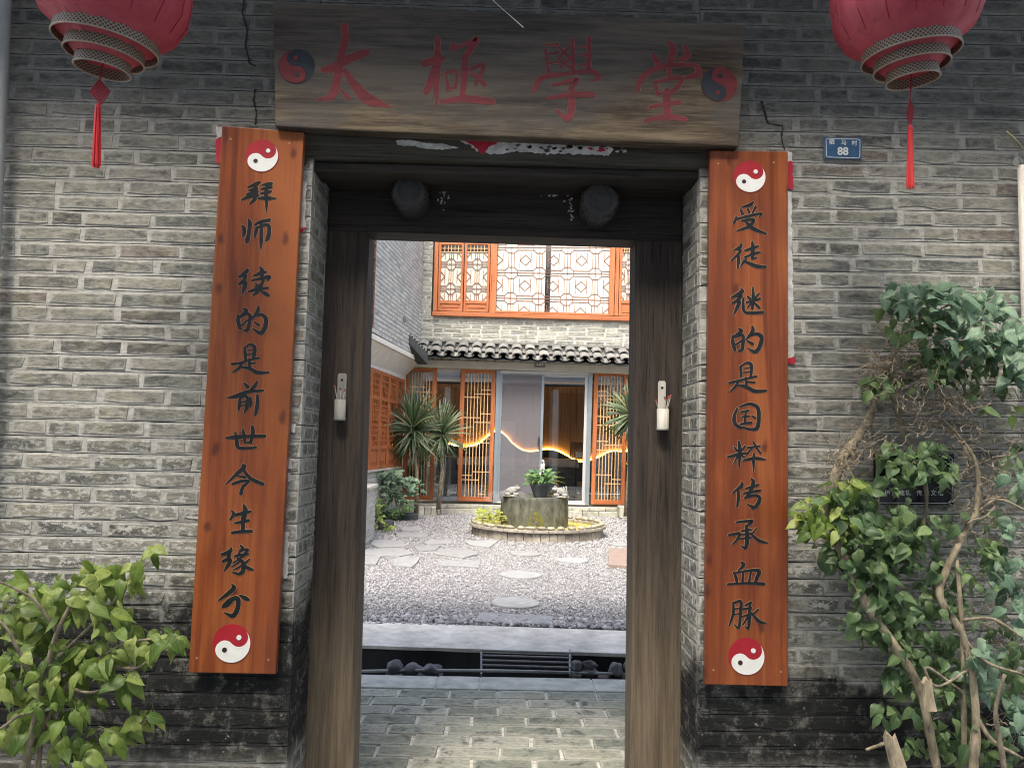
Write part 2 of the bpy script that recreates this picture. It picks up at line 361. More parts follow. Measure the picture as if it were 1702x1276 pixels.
# lacquered couplet board
def board_mat():
    m, t, b = new_mat('lacquered_couplet_wood'); g = N(t)
    n = g.noise(7, 5, 0.65, (1, 1, 0.09), 0.8); n2 = g.noise(60, 4, 0.7, (1, 1, 0.02), 0.1); n3 = g.noise(2.2, 3, 0.5)
    f = g.math('ADD', g.math('MULTIPLY', n, 0.7), g.math('MULTIPLY', n2, 0.3))
    c = g.ramp(f, [(0.41, (0.110, 0.024, 0.008)), (0.5, (0.205, 0.050, 0.014)), (0.585, (0.290, 0.088, 0.024))])
    x = g.sep()[0]
    pl = g.math('FRACT', g.math('MULTIPLY', g.math('ADD', x, 0.03), 9.7))
    seam = g.ss(g.math('ABSOLUTE', g.math('SUBTRACT', pl, 0.5)), 0.012, 0.0)
    pid = g.math('FLOOR', g.math('MULTIPLY', g.math('ADD', x, 0.03), 9.7))
    wn = g.n('ShaderNodeTexWhiteNoise', noise_dimensions='1D'); g.l(pid, wn.inputs['W'])
    c = g.mix(g.math('MULTIPLY', wn.outputs[0], 0.30), c, (0.28, 0.085, 0.024))
    c = g.mix(g.math('MULTIPLY', seam, 0.25), c, (0.12, 0.03, 0.012))
    c = g.mix(g.math('MULTIPLY', g.ss(n3, 0.5, 0.72), 0.5), c, (0.085, 0.020, 0.010))
    vo = g.n('ShaderNodeTexVoronoi', voronoi_dimensions='2D'); mp = g.n('ShaderNodeCombineXYZ'); ps = g.sep(); g.l(g.math('MULTIPLY', ps[0], 9.0), mp.inputs[0]); g.l(g.math('MULTIPLY', ps[2], 4.8), mp.inputs[1])
    wv = g.n('ShaderNodeVectorMath', operation='ADD'); g.l(mp.outputs[0], wv.inputs[0]); 
    nn = g.n('ShaderNodeTexNoise'); g.l(g.pos(), nn.inputs[0]); nn.inputs['Scale'].default_value = 12; 
    sv = g.n('ShaderNodeVectorMath', operation='SCALE'); g.l(nn.outputs[1], sv.inputs[0]); sv.inputs['Scale'].default_value = 0.25; g.l(sv.outputs[0], wv.inputs[1])
    g.l(wv.outputs[0], vo.inputs['Vector']); vo.inputs['Scale'].default_value = 1.0
    sel = g.ss(g.sep(vo.outputs['Color'])[0], 0.60, 0.63)
    knot = g.math('MULTIPLY', g.ss(vo.outputs['Distance'], 0.17, 0.03), sel)
    c = g.mix(g.math('MULTIPLY', knot, 0.8), c, (0.07, 0.017, 0.009))
    g.l(c, b.inputs['Base Color']); b.inputs['Roughness'].default_value = 0.36; b.inputs['Specular IOR Level'].default_value = 0.45
    g.bump(b, f, 0.2, 0.003)
    return m
M['board'] = board_mat()
def plaque_mat():
    m, t, b = new_mat('old_plaque_wood'); g = N(t)
    n = g.noise(5.5, 5, 0.7, (0.16, 1, 1), 0.5); n2 = g.noise(60, 5, 0.75, (0.05, 1, 1), 0.2); n3 = g.noise(4, 4, 0.6, (0.6, 1, 1.2))
    z = g.sep()[2]; x = g.sep()[0]
    f = g.math('ADD', g.math('MULTIPLY', n, 0.55), g.math('MULTIPLY', n2, 0.45))
    lowness = g.ss(g.math('ADD', z, g.math('MULTIPLY', x, -0.12)), 3.0, 2.72)
    bare = g.ramp(f, [(0.38, (0.024, 0.016, 0.012)), (0.48, (0.075, 0.055, 0.036)), (0.58, (0.185, 0.145, 0.092))])
    blue = g.ramp(f, [(0.35, (0.026, 0.024, 0.025)), (0.60, (0.130, 0.112, 0.090))])
    k = g.math('ADD', g.math('MULTIPLY', lowness, 0.55), g.math('MULTIPLY', g.math('SUBTRACT', n3, 0.5), 2.6))
    c = g.mix(g.ss(k, 0.25, 0.65), blue, bare)
    g.l(c, b.inputs['Base Color']); b.inputs['Roughness'].default_value = 0.8; b.inputs['Specular IOR Level'].default_value = 0.25
    g.bump(b, f, 0.6, 0.006)
    return m
M['plaque'] = plaque_mat()
def lantern_mat():
    m, t, b = new_mat('red_lantern_cloth'); g = N(t)
    n = g.noise(5, 4, 0.6, (1, 1, 0.5)); n2 = g.noise(28, 4, 0.6)
    c = g.ramp(n, [(0.3, (0.36, 0.045, 0.070)), (0.7, (0.60, 0.14, 0.17))])
    c = g.mix(g.math('MULTIPLY', g.ss(n2, 0.56, 0.70), 0.5), c, (0.20, 0.05, 0.06))
    g.bump(b, g.noise(9, 3, 0.6, (1, 1, 0.25)), 0.5, 0.02)
    g.l(c, b.inputs['Base Color']); b.inputs['Roughness'].default_value = 0.52
    tl = g.n('ShaderNodeBsdfTranslucent'); g.l(c, tl.inputs[0])
    mx = g.n('ShaderNodeMixShader'); mx.inputs[0].default_value = 0.4
    g.l(b.outputs[0], mx.inputs[1]); g.l(tl.outputs[0], mx.inputs[2]); g.l(mx.outputs[0], t.nodes['Material Output'].inputs[0])
    return m
M['lantern'] = lantern_mat()
def braid_mat():
    m, t, b = new_mat('woven_gold_braid'); g = N(t)
    uv = g.n('ShaderNodeUVMap'); uv.uv_map = 'UVMap'; s = g.sep(uv.outputs[0])
    a = g.math('SINE', g.math('MULTIPLY', g.math('ADD', s[0], s[1]), 6.283)); c_ = g.math('SINE', g.math('MULTIPLY', g.math('SUBTRACT', s[0], s[1]), 6.283))
    k = g.math('MAXIMUM', g.math('ABSOLUTE', a), g.math('ABSOLUTE', c_))
    f = g.ss(k, 0.72, 0.95)
    c = g.mix(f, (0.035, 0.02, 0.018), (0.27, 0.21, 0.155))
    g.l(c, b.inputs['Base Color']); b.inputs['Roughness'].default_value = 0.6
    return m
M['braid'] = braid_mat()
M['rim'] = simple('pale_gold_rim', (0.30, 0.25, 0.185), 0.5, 0.15)
M['tassel'] = simple('red_silk_tassel', (0.62, 0.035, 0.035), 0.5, 0.3, 120, stretch=(1, 1, 0.05))
M['knot'] = simple('red_knot_cord', (0.26, 0.012, 0.02), 0.5, 0.3, 120)

# ------------------------------------------------------------------ objects
def tag(o, label=None, cat=None, group=None, kind=None):
    if label: o['label'] = label
    if cat: o['category'] = cat
    if group: o['group'] = group
    if kind: o['kind'] = kind
    return o
def thing(name, label, cat, loc=(0, 0, 0), group=None):
    o = bpy.data.objects.new(name, None); COL.objects.link(o); o.location = loc; o.empty_display_size = 0.1
    return tag(o, label, cat, group)
def worldloc(o):
    v = Vector(o.location)
    if o.parent: v = v + worldloc(o.parent) if o.get('_rel') else v
    return v
WT = {}
def attach(o, parent):
    """parent without moving (all meshes are written in place coordinates)"""
    o.parent = parent
    if parent is not None:
        o.matrix_parent_inverse = WT.get(parent.name, Matrix.Translation(parent.location)).inverted()
def link(name, me, parent=None, mat=None, mw=None):
    o = bpy.data.objects.new(name, me); COL.objects.link(o)
    if parent is not None: attach(o, parent)
    if mw is not None: o.matrix_basis = mw
    WT[o.name] = mw.copy() if mw is not None else Matrix.Identity(4)
    return o

class MB:
    def __init__(s): s.v = []; s.f = []; s.uv = []; s.rnd = []; s.has_uv = False
    def add(s, vs, fs, uvs=None, rnd=None):
        k = len(s.v); s.v += [tuple(v) for v in vs]
        for f in fs: s.f.append(tuple(i+k for i in f))
        if uvs is not None: s.has_uv = True
        s.uv += [tuple(u) for u in uvs] if uvs is not None else [(0.5, 0.5)]*len(vs)
        s.rnd += [rnd or 0.0]*len(vs)
        return s
    def box(s, x0, x1, y0, y1, z0, z1, T=None, rnd=None):
        v = [Vector((x, y, z)) for z in (z0, z1) for y in (y0, y1) for x in (x0, x1)]
        if T is not None: v = [T @ p for p in v]
        return s.add(v, [(0, 2, 3, 1), (4, 5, 7, 6), (0, 1, 5, 4), (2, 6, 7, 3), (0, 4, 6, 2), (1, 3, 7, 5)], rnd=rnd)
    def prism(s, pts, d, rnd=None):
        """polygon pts (front, any winding) pushed by vector d into a solid"""
        n = len(pts); d = Vector(d); a = [Vector(p) for p in pts]; b = [p+d for p in a]
        fs = [tuple(range(n)), tuple(range(2*n-1, n-1, -1))]+[(i, i+n, (i+1) % n+n, (i+1) % n) for i in range(n)]
        return s.add(a+b, fs, rnd=rnd)
    def bar(s, a, b, w, t, n=(0, -1, 0), rnd=None):
        """bar from a to b, w wide in the face, t thick along -n side"""
        a = Vector(a); b = Vector(b); n = Vector(n).normalized(); d = (b-a).normalized(); q = d.cross(n)*(w/2)
        return s.prism([a+q, b+q, b-q, a-q], n*(-t), rnd=rnd)
    def tube(s, pts, rad, n=6, cap=True, rnd=None):
        pts = [Vector(p) for p in pts]; m = len(pts)
        if not hasattr(rad, '__len__'): rad = [rad]*m
        vs = []; up = Vector((0.31, 0.17, 0.93)).normalized(); prev = None
        for i, p in enumerate(pts):
            d = (pts[min(i+1, m-1)]-pts[max(i-1, 0)])
            d = d.normalized() if d.length > 1e-9 else Vector((0, 0, 1))
            if prev is None: a = d.cross(up); a = a if a.length > 0.05 else d.cross(Vector((1, 0, 0)))
            else: a = prev-d*prev.dot(d)
            a.normalize(); prev = a; b = d.cross(a)
            for k in range(n):
                t = 2*math.pi*k/n; vs.append(p+(a*math.cos(t)+b*math.sin(t))*rad[i])
        fs = [(i*n+k, i*n+(k+1) % n, (i+1)*n+(k+1) % n, (i+1)*n+k) for i in range(m-1) for k in range(n)]
        if cap: fs += [tuple(range(n-1, -1, -1)), tuple((m-1)*n+k for k in range(n))]
        return s.add(vs, fs, rnd=rnd)
    def lathe(s, prof, c, n=24, T=None, uvk=None, a0=0.0, a1=2*math.pi, lobes=0, amp=0.0):
        c = Vector(c); vs = []; uvs = []; full = abs(a1-a0-2*math.pi) < 1e-6; cols = n if full else n+1
        for j, (r, z) in enumerate(prof):
            for k in range(cols):
                t = a0+(a1-a0)*k/n
                rr = r*(1+amp*abs(math.sin(lobes*t/2))) if lobes else r
                p = Vector((rr*math.cos(t), rr*math.sin(t), z))
                if T is not None: p = T @ p
                vs.append(c+p); uvs.append((k/n*(uvk[0] if uvk else 1), j/(max(1, len(prof)-1))*(uvk[1] if uvk else 1)))
        fs = []
        for j in range(len(prof)-1):
            for k in range(n):
                k2 = (k+1) % n if full else k+1
                fs.append((j*cols+k, j*cols+k2, (j+1)*cols+k2, (j+1)*cols+k))
        return s.add(vs, fs, uvs)
    def blob(s, c, r, seed=0, sub=2, amp=0.18, T=None, rnd=None):
        import bmesh
        bm = bmesh.new(); bmesh.ops.create_icosphere(bm, subdivisions=sub, radius=1.0)
        vs = []
        for v in bm.verts:
            k = 1+amp*mnoise.noise(v.co*1.3+Vector((seed*3.1, seed*1.7, 5)))*2
            p = Vector((v.co.x*r[0]*k, v.co.y*r[1]*k, v.co.z*r[2]*k))
            if T is not None: p = T @ p
            vs.append(Vector(c)+p)
        fs = [tuple(v.index for v in f.verts) for f in bm.faces]; bm.free()
        return s.add(vs, fs, rnd=rnd)
    def mesh(s, name, mat=None, smooth=False):
        me = bpy.data.meshes.new(name); me.from_pydata(s.v, [], s.f)
        if s.has_uv:
            ul = me.uv_layers.new(name='UVMap')
            idx = np.empty(len(me.loops), dtype=np.int32); me.loops.foreach_get('vertex_index', idx)
            ul.data.foreach_set('uv', np.array(s.uv, dtype=np.float32)[idx].ravel())
        if any(s.rnd):
            a = me.attributes.new('rnd', 'FLOAT', 'POINT'); a.data.foreach_set('value', np.array(s.rnd, dtype=np.float32))
        if mat: me.materials.append(mat)
        if smooth: me.polygons.foreach_set('use_smooth', [True]*len(me.polygons))
        me.update(); return me
    def build(s, name, mat, parent=None, smooth=False, bevel=0.0, kind=None, label=None, autosmooth=False):
        o = link(name, s.mesh(name, mat, smooth), parent)
        if bevel:
            md = o.modifiers.new('bevel', 'BEVEL'); md.width = bevel; md.segments = 2; md.limit_method = 'ANGLE'
        if kind: o['kind'] = kind
        if label: o['label'] = label
        return o

# ------------------------------------------------------------------ brickwork
def make_brick_variants(L, H, n, proud=0.002, depth=0.03, mat=None, rough=0.0022, seed=1):
    out = []; rr = random.Random(seed)
    for i in range(n):
        xs = [0, .33, .66, 1]; ring = []
        ch = rr.uniform(0.002, 0.006)
        for x in xs: ring.append((x*L, 0))
        for x in reversed(xs): ring.append((x*L, H))
        ring = [(x+rr.gauss(0, rough), z+rr.gauss(0, rough*0.7)) for x, z in ring]
        cx, cz = L/2, H/2
        ins = [(x+(ch if x < cx else -ch)*0.6, z+(ch if z < cz else -ch)*0.6) for x, z in ring]
        m = len(ring); b = MB(); vs = []; uvs = []
        for x, z in ring: vs.append((x-cx, depth, z-cz)); uvs.append((x/L, z/H))
        for x, z in ring: vs.append((x-cx, 0.0005, z-cz)); uvs.append((x/L, z/H))
        tilt = rr.gauss(0, 0.0012)
        for x, z in ins: vs.append((x-cx, -proud-rr.random()*0.0012+tilt*(z/H-.5), z-cz)); uvs.append((x/L, z/H))
        fs = []
        for r0 in (0, m):
            for k in range(m): fs.append((r0+k, r0+(k+1) % m, r0+m+(k+1) % m, r0+m+k))
        fs.append(tuple(range(2*m, 3*m)))
        b.add(vs, fs, uvs); me = b.mesh('brick', mat); out.append((me, b))
    return out

def brick_field(parent, origin, u, nrm, ulen, z0, z1, variants, mats, pitch=0.06, bh=0.045, gap=0.016, max_obj=300,
                seed=3, zoff=None, groove=0.003, pattern=('F', 'H', 'F', 'F'), jitter=0.0, tilt=0.0, pool=None, bed='v', part='brick', mortar_name='mortar'):
    """courses of bricks in the plane through origin spanned by u and up; returns records"""
    rr = random.Random(seed); u = Vector(u).normalized(); nrm = Vector(nrm).normalized(); origin = Vector(origin)
    upv = nrm.cross(u)
    if upv.z < 0 or (abs(upv.z) < 0.1 and upv.y < 0): upv = -upv
    recs = []; mort = MB()
    Lf, Lh, Lq = variants['L']
    nrow = int(math.ceil((z1-z0)/pitch))
    for r in range(nrow):
        zc = z0+(r+0.5)*pitch
        zt0 = z0+r*pitch; zt1 = min(zt0+pitch, z1)
        if zt1-zt0 < 0.012: continue
        # mortar course with a slightly wandering ruled joint
        nseg = max(1, int(ulen/0.12)); top = []; bot = []
        for k in range(nseg+1):
            a = ulen*k/nseg
            bot.append(origin+u*a+upv*(zt0+groove/2+rr.gauss(0, 0.0007)+tilt*a)); top.append(origin+u*a+upv*(zt1-groove/2+rr.gauss(0, 0.0007)+tilt*a))
        for k in range(nseg):
            mort.prism([bot[k], bot[k+1], top[k+1], top[k]], -nrm*0.02)
        if zt1-zt0 < pitch*0.9: continue
        x = -rr.uniform(0.0, Lf)*(1 if r % 2 else 0.55)
        pi = rr.randrange(len(pattern))
        while x < ulen:
            kind = pattern[pi % len(pattern)]; pi += 1
            if rr.random() < 0.12: kind = rr.choice('FH')
            L = {'F': Lf, 'H': Lh, 'Q': Lq}[kind]
            ll = L*rr.uniform(0.95, 1.05); a, b = max(x, 0.004), min(x+ll, ulen-0.004)
            if b-a > 0.03:
                ll2 = b-a
                key = 'F' if ll2 > (Lf+Lh)/2 else 'H'
                base = Lf if key == 'F' else Lh
                vi = rr.randrange(len(variants[key])); me, mb = variants[key][vi]
                c = origin+u*((a+b)/2)+upv*(zc+rr.gauss(0, 0.0012)+tilt*(a+b)/2)
                R = Matrix((u, -nrm, upv)).transposed().to_4x4()
                T = Matrix.Translation(c) @ R @ Matrix.Diagonal((ll2/base, 1, rr.uniform(0.93, 1.05), 1))
                recs.append((T, me, mb, c, ll2))
            x += ll+gap*rr.uniform(0.75, 1.3)
    for T, me, mb, c, l in recs:
        (pool if pool is not None else recs_dummy).append((T, me, mb, c, l))
    mo = mort.build(mortar_name, mats[1], parent, kind='stuff')
    return mo
recs_dummy = []
def place_bricks(parent, pool, mats, max_obj=300, part='brick', margin=30, seed=1):
    rr = random.Random(seed)
    def score(rec):
        px, py, d = proj(rec[3])
        ins = -margin < px < 1702+margin and -margin < py < 1276+margin
        return (rec[4]*FPX/d) if ins else -1
    order = sorted(pool, key=score, reverse=True); n = 0; rest = MB()
    for rec in order:
        T, me, mb, c, l = rec; sc = score(rec)
        if n < max_obj and sc > 7:
            o = link(part, me, parent, mw=T); n += 1
        else:
            rest.add([T @ Vector(v) for v in mb.v], mb.f, mb.uv, rnd=rr.random()+1e-3)
    if rest.v: rest.build(part+'work', mats[0], parent, kind='stuff')
    return n
def variant_set(Lf, Lh, H, mat, nF=10, nH=6, **k):
    return {'L': (Lf, Lh, Lh*0.6), 'F': make_brick_variants(Lf, H, nF, mat=mat, seed=int(Lf*1000), **k), 'H': make_brick_variants(Lh, H, nH, mat=mat, seed=int(Lf*777)+5, **k)}

# ------------------------------------------------------------------ brush lettering
def catmull(pts, n=7):
    p = [np.array(q, float) for q in pts]
    if len(p) == 2:
        return [p[0]*(1-t)+p[1]*t for t in np.linspace(0, 1, n+1)]
    p = [2*p[0]-p[1]]+p+[2*p[-1]-p[-2]]; out = []
    for i in range(1, len(p)-2):
        for t in np.linspace(0, 1, n, endpoint=False):
            a, b, c, d = p[i-1], p[i], p[i+1], p[i+2]
            out.append(0.5*((2*b)+(-a+c)*t+(2*a-5*b+4*c-d)*t*t+(-a+3*b-3*c+d)*t**3))
    out.append(p[-2]); return out
def stroke(mb, pts, crop, off, plane, extra=0.0, wk=1.0):
    ox, oy, s = crop; sm = catmull(pts); L = []; R = []
    m = len(sm)
    for i, q in enumerate(sm):
        d = sm[min(i+1, m-1)][:2]-sm[max(i-1, 0)][:2]; ln = math.hypot(*d) or 1; d = d/ln
        nx, ny = -d[1], d[0]; w = (max(3.0, q[2])*wk+extra)/2
        L.append((q[0]+nx*w, q[1]+ny*w)); R.append((q[0]-nx*w, q[1]-ny*w))
    def cap(c, d, w):
        a0 = math.atan2(d[1], d[0]); return [(c[0]+w*math.cos(a0+t), c[1]+w*math.sin(a0+t)) for t in (math.radians(50), 0, math.radians(-50))]
    d1 = sm[-1][:2]-sm[-2][:2]; d0 = sm[0][:2]-sm[1][:2]
    w1 = (max(3.0, sm[-1][2])*wk+extra)/2; w0 = (max(3.0, sm[0][2])*wk+extra)/2
    def toW(q): return plane(ox+q[0]/s, oy+q[1]/s)+Vector((0, -off, 0))
    vs = []; fs = []
    Lw = [toW(q) for q in L]; Rw = [toW(q) for q in R]
    for a, b in zip(Lw, Rw): vs += [a, b]
    for i in range(m-1): fs.append((2*i, 2*i+1, 2*i+3, 2*i+2))
    c1 = [toW(q) for q in cap(sm[-1][:2], d1, w1)]; c0 = [toW(q) for q in cap(sm[0][:2], d0, w0)]
    k = len(vs); vs += c1; fs.append((2*(m-1), k, k+1, k+2, 2*(m-1)+1))
    k2 = len(vs); vs += c0; fs.append((1, k2, k2+1, k2+2, 0))
    # skirt so the stroke has thickness
    rim = Lw+c1+Rw[::-1]+c0; k3 = len(vs); nr = len(rim)
    vs += rim+[p+Vector((0, off*0.9, 0)) for p in rim]
    fs += [(k3+i, k3+(i+1) % nr, k3+nr+(i+1) % nr, k3+nr+i) for i in range(nr)]
    mb.add(vs, fs)
def character(ch, strokes, crop, plane, parent, mat, edgemat=None, base=0.0006, wk=1.36, extra=6):
    mb = MB()
    for i, st in enumerate(strokes): stroke(mb, st, crop, base+0.0006+i*0.00004, plane, wk=wk)
    o = mb.build('character', mat, parent); o['label'] = 'painted character '+ch
    if edgemat:
        e = MB()
        for i, st in enumerate(strokes): stroke(e, st, crop, base+i*0.00002, plane, extra=extra, wk=wk)
        e.build('carved_edge', edgemat, o)
    return o
def taiji(parent, c, R, deg, matA, matB, mirror=False, name='taiji_disc'):
    """disc at c facing -y: matB half lies clockwise of direction deg; dots in the other colour"""
    c = Vector(c); t = math.radians(deg)
    def W(x, z, y): return c+Vector((x, y, z))
    A = MB(); n = 40
    A.prism([W(R*math.cos(2*math.pi*k/n), R*math.sin(2*math.pi*k/n), -0.0010) for k in range(n)], (0, 0.0010, 0))
    disc = A.build(name, matA, parent)
    pts = []
    def rot(x, y):
        if mirror: y = -y
        return (x*math.cos(t)-y*math.sin(t), x*math.sin(t)+y*math.cos(t))
    # local frame: axis along +x; half B = y<0, plus lobe at -x, minus lobe at +x
    for k in range(21): a = -math.pi*k/20; pts.append((R*0.96*math.cos(a), R*0.96*math.sin(a)))      # outer arc from +x round below to -x
    for k in range(1, 13): a = math.pi-math.pi*k/12; pts.append((-R*.48+R*.48*math.cos(a), R*.48*math.sin(a)))   # lobe bulging up at -x
    for k in range(1, 12): a = math.pi+math.pi*k/12; pts.append((R*.48+R*.48*math.cos(a), R*.48*math.sin(a)))
    B = MB(); vs = [W(*rot(*p), -0.0022) for p in pts]; 
    B.prism(vs, (0, 0.0011, 0)); B.build('taiji_half', matB, disc)
    for sx, m in ((1, matB), (-1, M['dot'] if matB is M['white'] else matA)):
        D = MB(); cx, cz = rot(sx*R*.48, 0)
        D.prism([W(cx+R*.13*math.cos(2*math.pi*k/16), cz+R*.13*math.sin(2*math.pi*k/16), -0.0032) for k in range(16)], (0, 0.0021, 0)); D.build('taiji_dot', m, disc)
    return disc

def text_mesh(s, size, c, mat, parent, name='lettering', bold=0.0, u=(1, 0, 0), upv=(0, 0, 1), n=(0, -1, 0), ext=0.0004):
    cu = bpy.data.curves.new(name, 'FONT'); cu.body = s; cu.size = size; cu.align_x = 'CENTER'; cu.align_y = 'CENTER'; cu.extrude = ext; cu.offset = bold; cu.resolution_u = 4
    o = bpy.data.objects.new(name, cu); COL.objects.link(o); bpy.context.view_layer.update()
    me = bpy.data.meshes.new_from_object(o.evaluated_get(bpy.context.evaluated_depsgraph_get()))
    bpy.data.objects.remove(o); bpy.data.curves.remove(cu)
    R = Matrix((Vector(u).normalized(), Vector(upv).normalized(), Vector(n).normalized())).transposed().to_4x4()
    me.transform(Matrix.Translation(Vector(c)) @ R); me.name = name; me.materials.clear(); me.materials.append(mat)
    return link(name, me, parent)

# =================================================================== FRONT: ground, walls, eave
g0 = MB(); g0.box(-60, 60, -60, 60, -0.40, -0.16); o = g0.build('ground', M['earth']); tag(o, kind='structure')
FV = variant_set(0.230, 0.110, 0.0445, M['brick'], nF=14, nH=10, rough=.003)
JX = 0.735                      # half width of the doorway in the wall face
WTOP = 3.62
ROW0 = 2.275-0.0602*44          # a course line of the left wall lies at z=2.275
def front_wall(name, label, x0, x1, z0, z1, seed, tilt=0.0, jamb=0, rowref=ROW0):
    t = thing(name, label, 'wall', ((x0+x1)/2, 0, z0))
    core = MB()
    core.box(x0+0.004, x1-0.004, 0.012, 0.262 if z0 < 1 else 0.25, z0, z1); co = core.build('core', M['joint'], t)
    pool = []
    k = math.ceil((z0-rowref)/0.0602-1e-6); zz = rowref+k*0.0602
    brick_field(t, (x0, 0, 0), (1, 0, 0), (0, -1, 0), x1-x0, zz, z1, FV, (M['brick'], M['mortar']), pitch=0.0602, seed=seed, tilt=tilt, pool=pool)
    if jamb:
        ox, u = (x1, (0, 1, 0)) if jamb > 0 else (x0, (0, -1, 0))
        org = (x1, 0.0225, 0) if jamb > 0 else (x0, 0.265, 0)
        nn = (1, 0, 0) if jamb > 0 else (-1, 0, 0)
        brick_field(t, org, u, nn, 0.2425, zz, min(z1, 2.70), FV, (M['brick'], M['mortar']), pitch=0.0602, seed=seed+9, pattern=('H', 'H', 'F'), pool=pool)
    n = place_bricks(t, pool, (M['brick'], M['mortar']), 300, seed=seed)
    return t
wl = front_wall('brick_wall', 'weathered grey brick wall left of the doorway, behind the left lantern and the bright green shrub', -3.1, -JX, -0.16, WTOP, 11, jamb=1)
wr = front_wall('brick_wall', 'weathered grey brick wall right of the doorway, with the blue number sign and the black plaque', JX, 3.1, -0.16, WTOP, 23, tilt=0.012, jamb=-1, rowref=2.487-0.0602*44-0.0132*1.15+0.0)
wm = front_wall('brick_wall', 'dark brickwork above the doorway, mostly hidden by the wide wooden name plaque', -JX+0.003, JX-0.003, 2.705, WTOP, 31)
for wall, cr in ((wl, [[(407, -8), (403, 22), (411, 50), (408, 78), (414, 104), (424, 110)], [(424, 148), (421, 168), (427, 186), (424, 207)]]),
                 (wr, [[(1266, 168), (1271, 184), (1276, 205), (1302, 209), (1299, 226), (1304, 250)]])):
    for c in cr:
        m = MB(); 
        for i in range(len(c)-1):
            for k in range(4):
                a = P(c[i][0]+(c[i+1][0]-c[i][0])*k/4+RND.uniform(-1, 1), c[i][1]+(c[i+1][1]-c[i][1])*k/4, -0.0046)
                b = P(c[i][0]+(c[i+1][0]-c[i][0])*(k+1)/4+RND.uniform(-1, 1), c[i][1]+(c[i+1][1]-c[i][1])*(k+1)/4, -0.0046)
                m.bar(a, b, RND.uniform(0.003, 0.008), 0.004)
        m.build('crack', M['joint'], wall)

# eave over the alley (its soffit shades the top of the wall)
t = thing('roof_eave', 'dark timber eave over the top of the front wall above the picture', 'roof', (0, 0, WTOP))
m = MB(); m.box(-4, 4, -0.62, 0.6, WTOP+0.09, WTOP+0.12); m.build('roof_boarding', M['dwoodx'], t)
for i in range(20):
    m = MB(); x = -3.8+i*0.4; m.box(x-0.03, x+0.03, -0.60, 0.3, WTOP+0.005, WTOP+0.088); m.build('rafter', M['dwoodx'], t)
m = MB(); m.box(-4, 4, -0.66, -0.622, WTOP+0.02, WTOP+0.16); m.build('fascia', M['dwoodx'], t)
# house added across the alley, unseen behind the camera, sized to shade the front
t = thing('alley_shade_house', 'plain plastered house added behind the viewer, sized to shade the alley', 'house', (0, -5.5, -0.16))
m = MB(); m.box(-9, 9, -6.5, -4.9, -0.16, 8.9); m.build('wall', M['dullwall'], t)

# =================================================================== doorway
YF = 0.27                        # face of the door frame
t = thing('door_lintel', 'long weathered timber lintel under the name plaque with scraps of torn white and red paper', 'lintel', (0, 0, 2.6))
bl, br = P(500, 262, -0.012), P(1186, 279, -0.012); tl_, tr_ = P(500, 205, -0.012), P(1186, 236, -0.012)
m = MB(); m.prism([bl, br, tr_, tl_], (0, 0.10, 0)); m.build('front_beam', M['frontbeam'], t, bevel=0.006)
b2l, b2r = P(500, 284, 0.02), P(1184, 298, 0.02)
m = MB(); m.prism([b2l, b2r, br+Vector((0, 0.03, -0.001)), bl+Vector((0, 0.03, -0.001))], (0, 0.14, 0)); m.build('under_beam', M['dwoodx'], t, bevel=0.008)
m = MB(); m.box(-JX+0.004, JX-0.004, 0.172, YF-0.003, min(b2l.z, b2r.z)+0.015, 2.70); m.build('ceiling_board', M['dwoodx'], t)
def ragged(pts, y, mat, parent, name, seed=0, th=0.0006, jit=1.2):
    rr = random.Random(seed); out = []
    for i in range(len(pts)):
        a = pts[i]; b = pts[(i+1) % len(pts)]; L = math.hypot(b[0]-a[0], b[1]-a[1]); n = max(1, int(L/4))
        for k in range(n):
            out.append((a[0]+(b[0]-a[0])*k/n+rr.gauss(0, jit)*0.5, a[1]+(b[1]-a[1])*k/n+rr.gauss(0, jit)*0.5))
    m = MB(); m.prism([P(px, py, y) for px, py in out], (0, th, 0)); return m.build(name, mat, parent)
yp = -0.0145
ragged([(658, 233), (690, 233), (700, 237), (735, 239), (762, 246), (735, 249), (705, 247), (690, 243), (660, 242)], yp, M['paper'], t, 'paper_scrap', 1)
ragged([(757, 228), (815, 230), (836, 234), (905, 238), (960, 241), (1012, 240), (1018, 250), (1012, 259), (960, 256), (900, 255), (850, 252), (822, 256), (800, 256), (785, 246)], yp, M['paper'], t, 'paper_scrap', 2, jit=3.0)
ragged([(766, 231), (815, 232), (828, 238), (812, 244), (806, 255), (798, 254), (786, 243)], yp-0.001, M['redpaper'], t, 'red_paper_scrap', 3)
ragged([(976, 245), (1004, 245), (1006, 252), (985, 252)], yp-0.001, M['redpaper'], t, 'red_paper_scrap', 4)
rr = random.Random(5)
for i in range(46):
    px, py = rr.uniform(840, 1040), 0; py = 243+(px-840)*0.028+rr.gauss(0, 4.5); s = rr.uniform(1.2, 4.5)
    ragged([(px-s*1.5, py-s*.5), (px+s, py-s), (px+s*1.3, py+s*.4), (px-s*.3, py+s*.7)], yp-0.002, M['frontbeam'] if i % 2 else M['paper'], t, 'paper_scrap', i+20)

